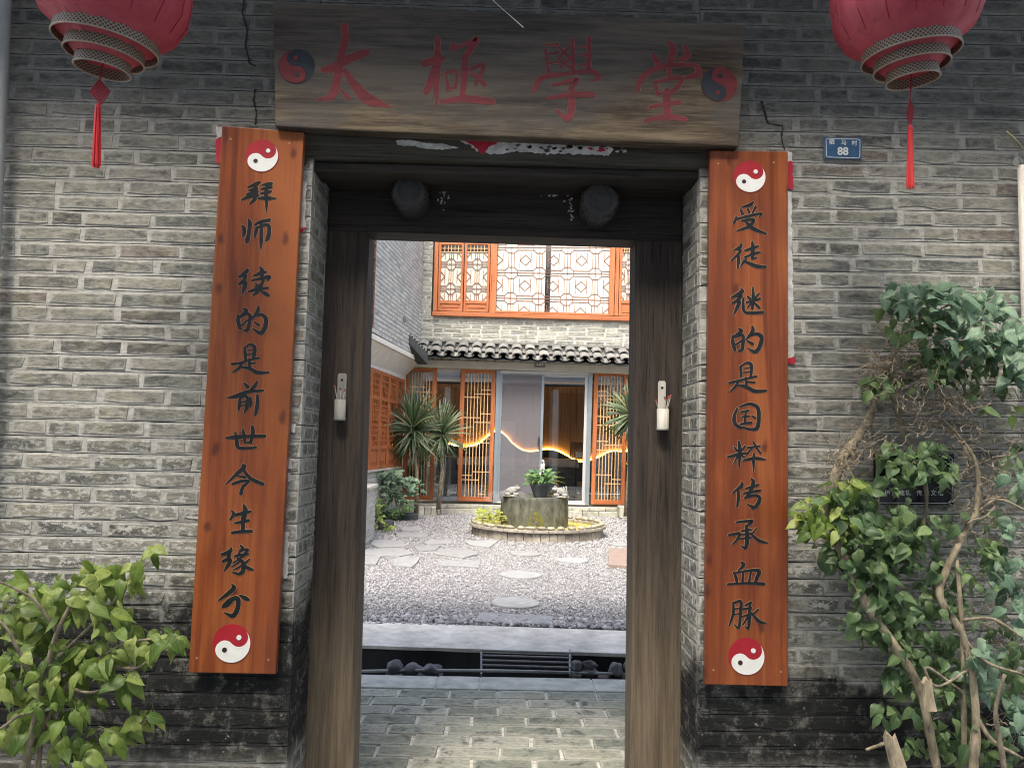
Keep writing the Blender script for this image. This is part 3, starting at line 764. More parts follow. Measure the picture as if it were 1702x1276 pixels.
t = thing('door_frame', 'dark old timber door frame with two posts and a head board around the open doorway', 'door frame', (0, YF, 0.0))
def post(x_out, x_in, seed):
    """x_out/x_in: ((px,py),(px,py)) edges in the picture at the frame's face"""
    a0, a1 = P(*x_out[0], YF), P(*x_out[1], YF); b0, b1 = P(*x_in[0], YF), P(*x_in[1], YF)
    def at(p, q, z): k = (z-p.z)/(q.z-p.z); return p+(q-p)*k
    zs = np.linspace(-0.05, 2.72, 24)
    m = MB(); vs = []; fs = []
    sgn = 1 if b0.x > a0.x else -1
    for z in zs:
        A = at(a0, a1, z); B = at(b0, b1, z); A.x = math.copysign(0.80, A.x); wob = mnoise.noise(Vector((seed, z*2.2, 0)))*0.006 if z > 0.2 else 0.0
        xs = [A.x, A.x, A.x+(B.x-A.x)*.25, A.x+(B.x-A.x)*.5, A.x+(B.x-A.x)*.75, B.x-sgn*0.014+wob, B.x-sgn*0.002+wob, B.x]
        ys = [YF+0.13, YF+0.004, YF, YF+0.002*mnoise.noise(Vector((z*5, seed, 2))), YF+0.001, YF+0.001, YF+0.012, YF+0.13]
        for x, y in zip(xs, ys): vs.append((x, y, z))
    n = 8
    for i in range(len(zs)-1):
        for k in range(n): fs.append((i*n+k, i*n+(k+1) % n, (i+1)*n+(k+1) % n, (i+1)*n+k))
    m.add(vs, fs); return m.build('post', M['dwood'], t)
post(((549, 340), (511, 1276)), ((614, 388), (588, 1230)), 3)
post(((1124, 340), (1119, 1276)), ((1056, 400), (1047, 1276)), 8)
hl, hr = P(612, 386, YF-0.004), P(1060, 400, YF-0.004)
def line(p, q, x): k = (x-p.x)/(q.x-p.x); return p+(q-p)*k
h0, h1 = line(hl, hr, -JX+0.006), line(hl, hr, JX-0.006)
m = MB(); m.prism([h0, h1, Vector((h1.x, h1.y, 2.74)), Vector((h0.x, h0.y, 2.74))], (0, 0.125, 0)); m.build('head_board', M['dwoodx'], t, bevel=0.003)
m = MB(); m.prism([line(hl, hr, hl.x)+Vector((0, -0.009, -0.001)), line(hl, hr, hr.x-.01)+Vector((0, -0.009, -0.001)), line(hl, hr, hr.x-.01)+Vector((0, -0.009, 0.028)), line(hl, hr, hl.x)+Vector((0, -0.009, 0.028))], (0, 0.008, 0)); m.build('edge_bead', M['dwoodx'], t)
for (px, py, rpx, sd) in ((680, 319, 31, 1), (998, 333, 33, 2)):
    yc = 0.115; c = P(px, py, yc); R = rpx*(yc+2.83)/FPX
    m = MB(); T = Matrix.Rotation(math.pi/2, 4, 'X')      # lathe axis -> -y
    prof = [(0.001, 0.0), (R*0.55, 0.001), (R*0.58, 0.006), (R*0.84, 0.004), (R*0.9, -0.002), (R*0.98, -0.012), (R*0.94, -0.03), (R*0.93, -(YF-yc)+0.006)]
    m.lathe(prof, c, 72, T, lobes=36, amp=0.045); m.build('door_clasp', M['clasp'], t, smooth=False)
for k, (px, py, w_, h_, n) in enumerate(((735, 328, 12, 22, 26), (745, 312, 20, 4, 10), (912, 323, 20, 4, 12), (949, 343, 7, 24, 22))):
    rr = random.Random(k+70); m = MB()
    for i in range(n):
        x, y = px+rr.gauss(0, w_*.45), py+rr.gauss(0, h_*.5); s = rr.uniform(0.8, 2.3)
        m.prism([P(x+s*math.cos(a)*rr.uniform(.6, 1.3), y+s*math.sin(a)*rr.uniform(.5, 1.2), YF-0.0055-0.00003*i) for a in (0, 1.3, 2.6, 3.7, 5)], (0, 0.001, 0))
    m.build('paper_residue', M['paper'], t, kind='stuff')
m = MB(); m.box(-0.60, 0.60, YF+0.0, YF+0.14, -0.16, 0.09); m.build('threshold', M['slab2'], t)

# incense holders of cut bamboo nailed to the posts
def holder(name, label, px, ptop, pmid, pbot, wtop, wbot, mat, sticks, seed):
    a = P(px, ptop, YF-0.012); b = P(px, pmid, YF-0.012); c = P(px, pbot, YF-0.012); k = (YF+2.83)/FPX
    t = thing(name, label, 'incense holder', (b.x, b.y, c.z)); rr = random.Random(seed)
    R = wbot*k/2
    m = MB(); m.lathe([(0.001, c.z), (R*1.02, c.z), (R*1.04, c.z+0.008), (R*.97, c.z+0.014), (R, b.z), (R*.86, b.z), (R*.85, c.z+0.02), (0.001, c.z+0.02)], (b.x, YF-R*1.08, 0), 20); m.build('cup', mat, t, smooth=True)
    W_ = wtop*k/2; yb = YF-0.010
    m = MB(); n = 8; vs = []
    pts = [(-W_, b.z-.01), (W_, b.z-.01), (W_, a.z-.008), (W_*.7, a.z), (-W_*.7, a.z), (-W_, a.z-.008)]
    m.prism([Vector((b.x+x, yb, z)) for x, z in pts], (0, 0.009, 0)); m.build('back_strip', mat, t, bevel=0.002)
    m = MB(); m.prism([Vector((b.x+.006*math.cos(q), yb-.0012, a.z-.028+.006*math.sin(q))) for q in (0, 1, 2, 3, 4, 5)], (0, 0.001, 0)); m.build('nail_hole', M['joint'], t)
    for i in range(sticks):
        dx = rr.uniform(-1, 1)*R*1.1; hh = rr.uniform(0.035, 0.06)
        m = MB(); p0 = Vector((b.x+dx*.5, YF-R*1.1, b.z-.02)); p1 = Vector((b.x+dx*1.3, YF-R*1.3, b.z+hh)); m.tube([p0, p1], 0.0016, 5); so_ = m.build('incense_stick', M['bamboo'], t)
        m = MB(); m.tube([p1-(p1-p0)*0.14, p1], [0.004, 0.005], 6); m.build('stick_end', M['stick'], so_)
holder('bamboo_incense_holder', 'grey cut bamboo holder nailed to the left door post', 567, 620, 664, 699, 15, 19, M['bamboog'], 3, 1)
holder('bamboo_incense_holder', 'pale cut bamboo holder with reddish incense sticks, on the right door post', 1100.5, 633, 680, 715, 13, 20, M['bamboo'], 5, 2)

# =================================================================== couplet boards
YB = -0.045
PB = lambda px, py: P(px, py, YB)
def board(label, q, chars, discs, seed, groupname='carved couplet boards beside the doorway'):
    tlc, trc, brc, blc = [PB(*p) for p in q]
    t = thing('couplet_board', label, 'couplet board', ((blc.x+brc.x)/2, YB, blc.z), groupname)
    m = MB(); m.prism([tlc, trc, brc, blc], (0, 0.030, 0)); m.build('plank', M['board'], t, bevel=0.0025)
    for (px, py, r, deg) in discs:
        c = P(px, py, YB-0.0005); taiji(t, c, r*(YB+2.83)/FPX, deg, M['red'], M['white'])
    for ch, crop, st in chars: character(ch, st, crop, PB, t, M['ink'], M['carve'])
    k = 0
    for (px, py) in ((q[0][0]+14, q[0][1]+22), (q[1][0]-24, q[1][1]+18), (q[3][0]+14, q[3][1]-24), (q[2][0]-12, q[2][1]-24)):
        c = P(px, py, YB-0.001); m = MB(); m.prism([c+Vector((0.004*math.cos(a*.785), 0, 0.004*math.sin(a*.785))) for a in range(8)], (0, .001, 0)); m.build('screw', M['carve'], t)
    return t
CA = (340, 290, 4.556); CB = (340, 560, 4.556); CC = (320, 820, 4.4)
left_chars = [
('拜', CA, [[(418,58,14),(385,78,26),(328,98,10)],[(335,124,10),(365,118,20),(402,108,14)],[(318,150,10),(360,143,20),(405,132,12)],[(280,196,10),(330,172,22),(405,160,16)],[(388,78,16),(392,130,20),(385,178,22),(365,205,20),(340,226,7)],
  [(436,82,10),(470,76,20),(506,70,20)],[(430,112,12),(470,104,18),(506,97,18)],[(428,146,12),(470,138,18),(502,130,16)],[(410,182,12),(470,180,24),(540,183,10)],[(470,78,16),(468,150,24),(470,212,20),(468,288,4)]]),
('师', CA, [[(284,390,12),(300,410,24),(300,450,20),(288,476,6)],[(333,340,10),(344,370,24),(335,450,22),(324,500,26),(318,524,7)],[(380,384,12),(420,362,20),(492,346,20)],[(398,402,18),(388,440,20),(378,484,8)],[(392,408,14),(450,386,18),(484,388,22),(490,430,22),(480,482,24),(458,506,7)],[(430,364,16),(431,450,22),(428,520,20),(425,568,4)]]),
('续', CA, [[(326,715,12),(318,735,24),(264,776,16)],[(262,776,14),(312,768,20),(296,800,18),(262,830,16)],[(264,832,14),(312,818,20),(300,862,24),(284,910,8)],[(420,702,10),(436,730,24),(432,790,18)],[(374,768,12),(425,748,22),(468,738,12)],[(358,802,12),(420,790,18),(492,775,20),(476,806,7)],[(384,824,10),(402,842,16)],[(376,846,8),(392,858,14)],[(334,886,12),(400,870,20),(480,858,14)],[(448,802,14),(422,850,24),(400,890,18),(364,915,8)],[(428,884,10),(466,904,24),(490,920,12)]]),
('的', CA, [[(290,1014,10),(318,1032,22),(270,1078,14)],[(254,1064,14),(256,1110,24),(268,1162,20),(284,1172,8)],[(268,1086,12),(318,1056,18),(346,1072,22),(340,1120,20),(326,1176,22),(298,1182,12)],[(284,1142,12),(322,1104,12)],[(410,1000,14),(400,1040,22),(356,1098,10)],[(376,1078,12),(428,1060,18),(464,1090,24),(460,1150,26),(426,1200,24),(368,1168,9)],[(378,1118,10),(410,1140,18)]]),
('是', CB, [[(304,80,14),(308,130,20),(312,166,18)],[(305,84,12),(345,56,16),(378,78,22),(376,130,22),(370,166,16)],[(325,102,8),(362,96,10)],[(322,134,8),(362,127,10)],[(208,206,16),(275,196,16),(330,176,16),(415,158,12)],[(340,168,16),(343,225,20)],[(345,202,12),(388,196,10)],[(285,190,14),(262,235,18),(214,266,9)],[(268,226,12),(340,238,20),(400,268,24),(486,268,12)]]),
('前', CB, [[(302,348,12),(326,376,24)],[(400,338,12),(378,375,22),(345,402,10)],[(172,461,9),(240,448,24),(330,415,22),(446,405,12)],[(270,460,14),(266,510,22),(258,556,9)],[(268,466,12),(310,446,16),(326,470,20),(320,530,22),(304,572,10)],[(284,492,8),(312,486,10)],[(282,522,8),(312,515,10)],[(348,460,14),(352,500,18),(345,532,9)],[(400,440,14),(402,500,22),(390,570,20),(380,600,6)]]),
('世', CB, [[(165,764,14),(240,758,26),(330,752,20),(455,750,22)],[(234,722,12),(245,790,22),(258,836,22),(320,842,18),(388,834,16)],[(290,698,12),(300,740,18),(308,800,16)],[(362,678,18),(366,724,24),(350,800,18)],[(306,802,10),(352,797,12)]]),
('今', CB, [[(290,964,12),(300,985,26),(240,1040,20),(158,1116,6)],[(290,998,16),(350,1070,22),(442,1112,22)],[(252,1050,10),(305,1062,18)],[(213,1112,14),(270,1092,18),(336,1090,14),(292,1132,18),(276,1184,22)]]),
('生', CC, [[(288,124,10),(302,150,20),(276,190,12)],[(288,162,12),(350,148,20),(426,130,14)],[(308,216,10),(365,206,20),(412,195,16)],[(290,286,16),(360,277,20),(432,275,18)],[(375,80,10),(386,120,28),(370,200,26),(368,275,20)]]),
('缘', CC, [[(282,395,10),(276,420,22),(213,442,12)],[(216,446,14),(270,440,20),(256,474,18),(222,492,14)],[(224,496,12),(276,480,18),(262,520,22),(230,568,7)],[(350,378,10),(366,400,18),(335,442,10)],[(343,416,12),(404,408,16),(380,440,12)],[(308,457,12),(370,446,16),(408,440,12)],[(380,450,12),(300,505,9)],[(328,470,12),(366,500,20),(370,560,24),(340,586,18),(294,572,7)],[(352,492,12),(288,532,7)],[(362,524,12),(298,558,7)],[(418,478,10),(385,508,14)],[(374,518,12),(410,545,20),(446,554,9)]]),
('分', CC, [[(290,664,10),(302,692,26),(240,745,20),(193,777,9)],[(348,744,12),(390,766,26),(414,776,12)],[(222,818,12),(270,778,20),(328,765,26),(332,830,26),(296,892,24),(236,870,9)],[(292,778,16),(258,812,20),(218,832,9)]])]
board('left couplet board starting with 拜师, a red and white taiji at each end', ((369, 209), (505, 220), (458, 1120), (313, 1117)), left_chars,
      ((435.5, 259.5, 28.5, 42), (385.5, 1069, 31, 42)), 1)
CD = (1180, 320, 4.557); CE = (1180, 590, 4.557); CF = (1170, 860, 4.4)
right_chars = [
('受', CD, [[(326,74,12),(300,96,22),(240,112,9)],[(233,130,14),(246,162,18)],[(284,122,10),(296,150,16)],[(346,108,14),(324,152,12)],[(200,184,12),(182,230,16)],[(198,202,12),(290,180,16),(388,160,14),(372,188,9)],[(238,216,12),(310,204,18),(332,214,18),(290,260,20),(203,291,7)],[(262,214,12),(320,270,24),(424,312,12)]]),
('徒', CD, [[(238,388,12),(226,416,22),(178,440,8)],[(214,430,14),(228,450,18),(164,514,12)],[(215,470,14),(215,520,20),(210,580,8)],[(265,440,12),(325,420,18),(368,408,12)],[(262,490,10),(330,465,18),(378,453,12)],[(320,370,10),(323,420,24),(320,500,20)],[(322,500,10),(352,494,12)],[(276,500,12),(252,530,16),(233,562,8)],[(252,516,12),(310,542,20),(360,560,22),(427,562,12)]]),
('继', CD, [[(236,728,10),(240,752,24),(168,792,12)],[(163,792,12),(236,780,20),(200,820,16),(168,835,12)],[(168,838,10),(222,824,18),(206,870,20),(180,922,8)],[(254,800,12),(250,850,18),(264,905,18),(330,911,18),(402,906,18)],[(325,718,10),(327,800,20),(320,882,14)],[(278,832,12),(378,804,14)],[(284,785,10),(302,806,16)],[(372,764,10),(343,798,14)],[(316,830,14),(284,872,9)],[(330,830,12),(372,872,16)]]),
('的', CD, [[(214,1028,10),(236,1050,22),(188,1084,12)],[(172,1084,14),(174,1140,22),(188,1192,18)],[(180,1097,12),(235,1078,18),(252,1100,20),(241,1190,20),(213,1197,10)],[(194,1152,12),(242,1120,12)],[(320,1014,12),(322,1050,22),(273,1114,10)],[(288,1092,12),(350,1070,18),(390,1095,24),(376,1165,24),(340,1206,22),(288,1180,9)],[(284,1124,10),(322,1147,18)]]),
('是', CE, [[(231,84,14),(235,160,18)],[(235,86,12),(275,60,14),(312,76,20),(309,165,16)],[(250,102,7),(296,96,9)],[(250,132,7),(296,126,9)],[(148,210,16),(230,190,14),(352,160,12)],[(270,172,14),(275,225,18)],[(280,202,12),(338,206,12)],[(216,200,14),(190,240,16),(153,272,8)],[(204,226,12),(270,240,20),(340,272,22),(427,270,12)]]),
('国', CE, [[(206,404,12),(184,460,20),(190,520,22),(238,552,16)],[(228,390,12),(300,370,18),(360,398,22),(370,480,22),(355,552,24),(308,562,16),(243,545,12)],[(234,431,12),(292,420,14)],[(242,468,10),(298,461,12)],[(270,430,12),(265,515,16)],[(233,522,14),(312,511,16)],[(318,458,10),(342,477,14)]]),
('粹', CE, [[(183,694,10),(202,722,16)],[(266,688,12),(240,722,10)],[(134,771,12),(200,755,20),(272,740,12)],[(218,650,10),(226,720,22),(220,846,9)],[(212,762,14),(178,822,7)],[(232,760,10),(262,770,10)],[(325,654,9),(342,682,16)],[(284,701,12),(378,688,12)],[(318,705,12),(275,752,10)],[(352,704,12),(384,742,12)],[(252,796,12),(340,780,18),(417,789,10)],[(332,745,12),(330,800,18),(330,882,7)]]),
('传', CE, [[(242,963,12),(236,990,22),(168,1048,9)],[(214,1020,14),(215,1080,20),(206,1146,12)],[(272,1008,12),(320,996,16),(367,980,14)],[(254,1046,12),(320,1034,16),(382,1024,14)],[(312,934,10),(328,962,22),(306,1030,22),(268,1082,14)],[(264,1082,14),(340,1060,16),(376,1085,22),(352,1140,22),(316,1162,10)],[(286,1130,10),(332,1152,18)]]),
('承', CF, [[(240,32,12),(320,24,16),(352,26,18),(308,66,14)],[(310,60,18),(316,130,26),(306,218,20),(268,202,7)],[(272,97,10),(342,87,12)],[(268,122,10),(347,116,12)],[(262,152,10),(342,146,12)],[(183,127,14),(258,114,16),(242,160,14),(208,192,8)],[(382,78,9),(348,122,12)],[(338,114,12),(400,165,20),(467,186,9)]]),
('血', CF, [[(272,323,10),(290,346,20),(250,388,9)],[(220,400,14),(235,440,18),(242,478,14)],[(222,406,12),(330,385,14),(402,390,22),(386,440,20),(374,476,16)],[(285,400,12),(281,475,14)],[(342,400,12),(328,475,14)],[(172,486,12),(300,478,14),(438,483,20)]]),
('脉', CF, [[(214,620,12),(214,700,16),(184,792,9)],[(214,624,12),(268,612,18),(266,700,18),(255,802,14),(222,780,7)],[(224,667,9),(258,660,9)],[(222,707,9),(258,700,9)],[(345,618,14),(302,640,12)],[(284,668,12),(346,658,14)],[(336,640,14),(332,720,22),(325,806,14),(298,790,6)],[(278,722,10),(322,713,12),(284,782,9)],[(398,668,10),(354,708,12)],[(348,698,12),(400,755,20),(452,771,10)]])]
board('right couplet board starting with 受徒, a red and white taiji at each end', ((1180, 250), (1310, 252), (1310, 1140), (1172, 1137)), right_chars,
      ((1246, 294, 28, 42), (1241, 1090.5, 30, 42)), 2)
# remains of older paper couplets behind the boards
yq = -0.0075
for lab, parts in (('old white and red paper remains showing along the edges of the left board',
     [([(359, 211), (372, 211), (372, 228), (360, 230)], 0), ([(357, 232), (372, 228), (371, 268), (360, 272)], 1), ([(500, 218), (512, 219), (511, 243), (500, 246)], 0), ([(500, 300), (509, 302), (508, 380), (498, 384)], 0), ([(498, 380), (508, 377), (503, 386), (497, 386)], 1),
      ([(486, 706), (492, 706), (489, 720), (484, 718)], 0), ([(478, 760), (487, 762), (485, 780), (476, 778)], 0), ([(476, 786), (484, 788), (482, 800), (474, 798)], 0), ([(470, 880), (480, 884), (478, 960), (470, 960)], 0)]),
    ('remains of an old white and red paper strip showing beside the right board',
     [([(1308, 252), (1317, 253), (1317, 268), (1308, 268)], 0), ([(1308, 268), (1318, 268), (1318, 315), (1308, 312)], 1), ([(1308, 318), (1316, 320), (1317, 400), (1320, 592), (1308, 600)], 0), ([(1308, 594), (1322, 594), (1320, 606), (1308, 603)], 1),
      ([(1172, 1045), (1176, 1045), (1174, 1110), (1168, 1112)], 0)])):
    t = thing('torn_paper_strip', lab, 'torn paper', tuple(P(parts[0][0][0][0], parts[0][0][0][1], yq)))
    for i, (pl, k) in enumerate(parts): ragged(pl, yq-(0.001 if k else 0), M['redpaper'] if k else M['paper'], t, 'paper_scrap', i, jit=1.6)

# =================================================================== name plaque
YN = -0.075
PN = lambda px, py: P(px, py, YN)
t = thing('name_plaque', 'wide weathered wooden plaque with the faded red characters 太極學堂 over the door', 'name board', tuple(P(845, 220, YN)))
m = MB(); m.prism([PN(454, 3), PN(640, 12), PN(840, 21), PN(1100, 31), PN(1108, 37), PN(1239, 41), PN(1236, 90), PN(1228, 243), PN(1100, 238), PN(840, 227), PN(640, 219), PN(457, 210), PN(456, 120)], (0, 0.060, 0)); m.build('plank', M['plaque'], t, bevel=0.004)
K2 = (440, 0, 3.988); K3 = (840, 0, 3.988)
plq = [('太', K2, [[(388,466,36),(450,452,50),(560,392,48),(668,352,50)],[(528,180,46),(532,260,44),(510,360,40),(490,470,48),(465,590,50),(430,650,40),(345,660,12)],[(530,470,28),(600,570,50),(690,660,66),(832,710,12)],[(508,600,18),(556,655,26)]]),
 ('極', K2, [[(1060,422,46),(1120,405,44),(1180,390,36)],[(1146,255,28),(1146,400,44),(1136,560,38),(1140,715,12)],[(1130,445,34),(1100,540,44),(1068,612,34)],[(1240,322,26),(1320,300,20),(1405,262,34),(1362,330,40),(1332,380,34)],[(1250,290,18),(1256,330,26)],[(1330,370,34),(1325,500,40),(1308,650,28)],[(1200,482,16),(1215,600,20)],[(1205,484,16),(1272,478,18),(1264,582,20)],[(1214,588,14),(1266,584,14)],[(1356,462,16),(1450,436,26),(1400,560,18)],[(1370,480,16),(1462,566,26)],[(1168,676,22),(1330,658,42),(1508,676,38)]]),
 ('學', K3, [[(266,330,14),(286,490,18)],[(272,300,16),(350,296,14)],[(282,358,12),(352,350,14)],[(284,420,12),(350,414,14)],[(350,310,14),(440,400,20)],[(436,300,16),(360,380,16)],[(352,390,12),(444,460,20)],[(440,380,14),(362,450,14)],[(556,258,28),(552,480,28)],[(492,312,12),(560,308,12)],[(490,372,12),(556,366,12)],[(488,434,12),(552,428,12)],[(446,262,20),(448,480,22)],[(190,602,26),(240,520,34),(400,492,24),(560,474,28),(622,512,28),(572,540,10)],[(318,566,20),(400,548,24),(476,528,26),(430,590,26)],[(438,580,34),(440,700,44),(412,788,34),(334,728,10)],[(280,654,18),(430,632,34),(574,628,38)]]),
 ('堂', K3, [[(1078,278,16),(1112,330,44),(1090,420,36),(1082,505,22)],[(978,368,26),(1022,434,44)],[(1186,308,18),(1204,370,40),(1136,412,10)],[(880,606,22),(892,540,34),(1000,456,28),(1240,432,24),(1276,492,42),(1190,522,18)],[(988,548,18),(1010,624,24)],[(990,547,18),(1158,518,30),(1120,600,28),(1010,624,14)],[(958,712,22),(1060,692,24),(1152,680,26)],[(1070,610,48),(1070,780,46)],[(926,800,22),(1070,776,34),(1192,792,28)]])]
for ch, crop, st in plq: character(ch, st, crop, PN, t, M['oldred'], M['oldedge'], base=0.0004, wk=1.12, extra=6)
for (px, py, r, deg, a, b) in ((493, 111, 31, 97, 'oldblue', 'oldred'), (1195, 140.5, 31.5, 82, 'oldred', 'oldblue')):
    taiji(t, P(px, py, YN-0.0005), r*(YN+2.83)/FPX, deg, M[a], M[b], mirror=True)
tag_ = thing('cobweb_strand', 'loose pale strand hanging across the top of the name plaque', 'cobweb', tuple(P(845, 20, -0.16)))
m = MB(); m.tube([P(812, -6, -0.16), P(838, 18, -0.16), P(852, 30, -0.158), P(870, 46, -0.15)], [0.0016, 0.001, 0.0015, 0.0022], 5); m.build('strand', M['strand'], tag_)

# =================================================================== number sign and black plaque
YS = -0.012
t = thing('house_number_sign', 'small blue enamel sign with white number 88 on the right wall', 'sign', tuple(P(1401, 264, YS)))
c = [P(1368.5, 228, YS), P(1433.5, 229.5, YS), P(1433, 265.5, YS), P(1369.5, 263.5, YS)]
m = MB(); m.prism(c, (0, 0.004, 0)); m.build('sign_plate', M['sign_rim'], t, bevel=0.001)
ctr = (c[0]+c[1]+c[2]+c[3])/4
inner = [ctr+(p-ctr)*0.965+Vector((0, -0.0006, 0)) for p in c]
m = MB(); m.prism(inner, (0, 0.0005, 0)); m.build('blue_face', M['sign_blue'], t)
fr = [ctr+(p-ctr)*0.87+Vector((0, -0.0012, 0)) for p in c]; m = MB()
for i in range(4):
    a, b = fr[i], fr[(i+1) % 4]; m.bar(a+(b-a)*.06, b-(b-a)*.06, 0.0022, 0.0004)
    a2 = fr[i-1]+(fr[i]-fr[i-1])*(1-.06); m.bar(a2, a+(b-a)*.06, 0.0022, 0.0004)
m.build('white_border', M['sign_white'], t)
kx = (2.83+YS)/FPX; uu = (c[1]-c[0]).normalized()
for s, px, py, sz, bd in (('驷', 1382.5, 236.5, 9.5, 0.0003), ('马', 1402.5, 237.5, 9.5, 0.0002), ('村', 1420, 238.5, 9.5, 0.0002)):
    text_mesh(s, sz*kx*1.05, P(px, py, YS-0.0016), M['sign_white'], t, u=uu, upv=(0, 0, 1), bold=bd)
text_mesh('88', 17*kx*1.12, P(1401, 252, YS-0.0016), M['sign_white'], t, u=uu, bold=0.0011)

t = thing('wall_plaque', 'black glossy plaque with small white characters half hidden behind the right shrub', 'plaque', tuple(P(1518, 838, -0.02)))
q = [P(1453, 753, -0.014), P(1586, 754, -0.014), P(1585, 839, -0.014), P(1453, 838, -0.014)]
m = MB(); m.prism(q, (0, 0.008, 0)); m.build('plate', M['black'], t, bevel=0.001)
ctr = sum(q, Vector())/4; fr = [ctr+Vector(((p-ctr).x*0.955, -0.0012, (p-ctr).z*0.93)) for p in q]; m = MB()
for i in range(4):
    a, b = fr[i], fr[(i+1) % 4]; L = (b-a).length; k = 0.014/L; m.bar(a+(b-a)*k, b-(b-a)*k, 0.0016, 0.0006)
    p_ = fr[i-1]; k2 = 0.014/(a-p_).length; m.bar(a-(a-p_)*k2, a+(b-a)*k, 0.0016, 0.0006)
m.build('white_border', M['sign_white'], t)
for s, px, py, sz in (('守', 1463.5, 819.5, 9), ('护', 1474.5, 819.5, 9), ('古', 1487, 819.5, 9), ('建', 1499, 819.5, 9), ('筑', 1509.5, 819.5, 9), ('传', 1528, 819.5, 9), ('承', 1540, 819.5, 9), ('文', 1551.5, 819.5, 9), ('化', 1563, 819.5, 9),
                      ('古', 1530, 771, 13), ('化', 1566, 771, 13), ('传', 1515, 797, 8)):
    text_mesh(s, sz*kx*1.1, P(px, py, -0.0162), M['sign_white'], t, bold=0.0001)

# =================================================================== lanterns
def lantern(label, cx, cy, rpx, Y, tilt, tf, rings, tas, knotbox, seed):
    """cx,cy = centre of the lowest rim; local z axis up through the lantern"""
    k = (Y+2.83)/FPX; base = P(cx, cy, Y); t = thing('red_lantern', label, 'lantern', tuple(base), 'red cloth lanterns hanging under the eave')
    T = Matrix.Rotation(tilt, 4, 'Y') @ Matrix.Rotation(tf, 4, 'X'); c = base; R = rpx*k
    # rings: (radius px, height px above the lowest rim, band height px)
    for rp, hp, bh in rings:
        r = rp*k; z = hp*k; b = bh*k
        m = MB(); m.lathe([(r*0.99, z), (r, z+b*0.5), (r*0.985, z+b)], c, 48, T, uvk=(34*rp/80, 1.5)); bo = m.build('woven_band', M['braid'], t, smooth=True)
        m = MB(); ring = []
        for i in range(49): a = 2*math.pi*i/48; ring.append(c+T @ Vector((r*1.005*math.cos(a), r*1.005*math.sin(a), z)))
        m.tube(ring, 0.0030, 6, cap=False); m.build('rim', M['rim'], bo, smooth=True)
    r1, r2, r3 = [q[0]*k for q in rings]
    z1, z2, z3 = [q[1]*k for q in rings]; b = rings[0][2]*k
    m = MB(); prof = [(r3*0.97, z3+b*0.9), (r2*0.96, z2+b*0.6), (r2*0.97, z2+b), (r1*0.95, z1+b*.5), (r1*0.98, z1+b*0.9), (R*0.86, z1+b+0.028), (R*0.985, z1+b+0.085), (R, z1+b+0.15), (R, z1+b+0.26), (R*0.97, z1+b+0.33), (R*.8, z1+b+0.39), (r1, z1+b+0.42)]
    # gentle ribs
    m.lathe(prof, c, 96, T, lobes=16, amp=0.022); body = m.build('cloth_body', M['lantern'], t, smooth=True)
    m = MB()
    for kk in range(16):
        a = 2*math.pi*kk/16; m.tube([c+T @ Vector((pr*1.004*math.cos(a), pr*1.004*math.sin(a), pz)) for pr, pz in prof[5:11]], 0.0016, 4)
    m.build('wire_rib', M['knot'], body)
    m = MB(); m.lathe([(0.002, z3+b*.92), (r3*.96, z3+b*.9)], c, 24, T); m.build('bottom_disc', M['lantern'], t)
    # faint printed medallions
    for i, (az, hz) in enumerate(((-2.25, .20), (-1.1, .22), (-1.9, .30), (-1.35, .15), (-2.6, .16))):
        for j in range(7):
            a = az+0.05*math.cos(j*.9); zz = z1+b+hz+.022*math.sin(j*.9); q1 = c+T @ Vector(((R*1.003)*math.cos(a), (R*1.003)*math.sin(a), zz)); 
            a2 = az+0.05*math.cos((j+1)*.9)*.8; zz2 = z1+b+hz+.022*math.sin((j+1)*.9)*.8; q2 = c+T @ Vector(((R*1.003)*math.cos(a2), (R*1.003)*math.sin(a2), zz2))
            if j == 0: mm = MB()
            mm.tube([q1, q2], 0.0014, 4)
        mm.build('printed_mark', M['knot'], t)
    # top cap and hanging cord up to the rafters
    top = c+T @ Vector((0, 0, z1+b+0.43)); m = MB(); m.lathe([(r1, z1+b+.415), (r1*.98, z1+b+.45), (0.01, z1+b+.46)], c, 24, T); m.build('top_cap', M['braid'], t)
    m = MB(); m.tube([top, Vector((top.x, top.y, WTOP+.05))], 0.004, 5); m.build('hanging_cord', M['knot'], t)
    # cord, knot, tassel hang plumb from the lowest rim
    top3 = c+T @ Vector((0, 0, z3+b*.9)); kx0, ky0, kx1, ky1 = knotbox; Yt = top3.y
    pk = P((kx0+kx1)/2, ky0, Yt); m = MB(); m.tube([top3, pk], 0.0022, 5); m.build('cord', M['knot'], t)
    m = MB(); rr = random.Random(seed); n = 7 if kx1-kx0 > 20 else 3
    A, B = P(kx0, (ky0+ky1)/2, Yt), P(kx1, (ky0+ky1)/2, Yt); Tp, Bt = P((kx0+kx1)/2, ky0, Yt), P((kx0+kx1)/2+(3 if n > 3 else 0), ky1, Yt)
    for i in range(n+1):
        f = i/n
        m.tube([A+(Tp-A)*f, Bt+(B-Bt)*f], 0.0032, 5); m.tube([A+(Bt-A)*f, Tp+(B-Tp)*f+Vector((0, -0.002, 0))], 0.0032, 5)
    m.build('knot', M['knot'], t)
    (tx0, ty0, tx1, ty1, wpx) = tas; a, b2 = P(tx0, ty0, Yt), P(tx1, ty1, Yt); m = MB(); m.tube([Bt, a], 0.002, 5)
    for i in range(64):
        an = rr.uniform(0, 6.28); rad = math.sqrt(rr.random())*wpx*k/2; o_ = Vector((math.cos(an)*rad, math.sin(an)*rad, 0)); e = b2+o_+Vector((0, 0, rr.uniform(-.004, .008)))
        m.tube([a+o_*.45, a+(e-a)*.12+o_*.5, e], [0.0012, 0.0012, 0.0009], 4)
    tl = m.build('tassel', M['tassel'], t)
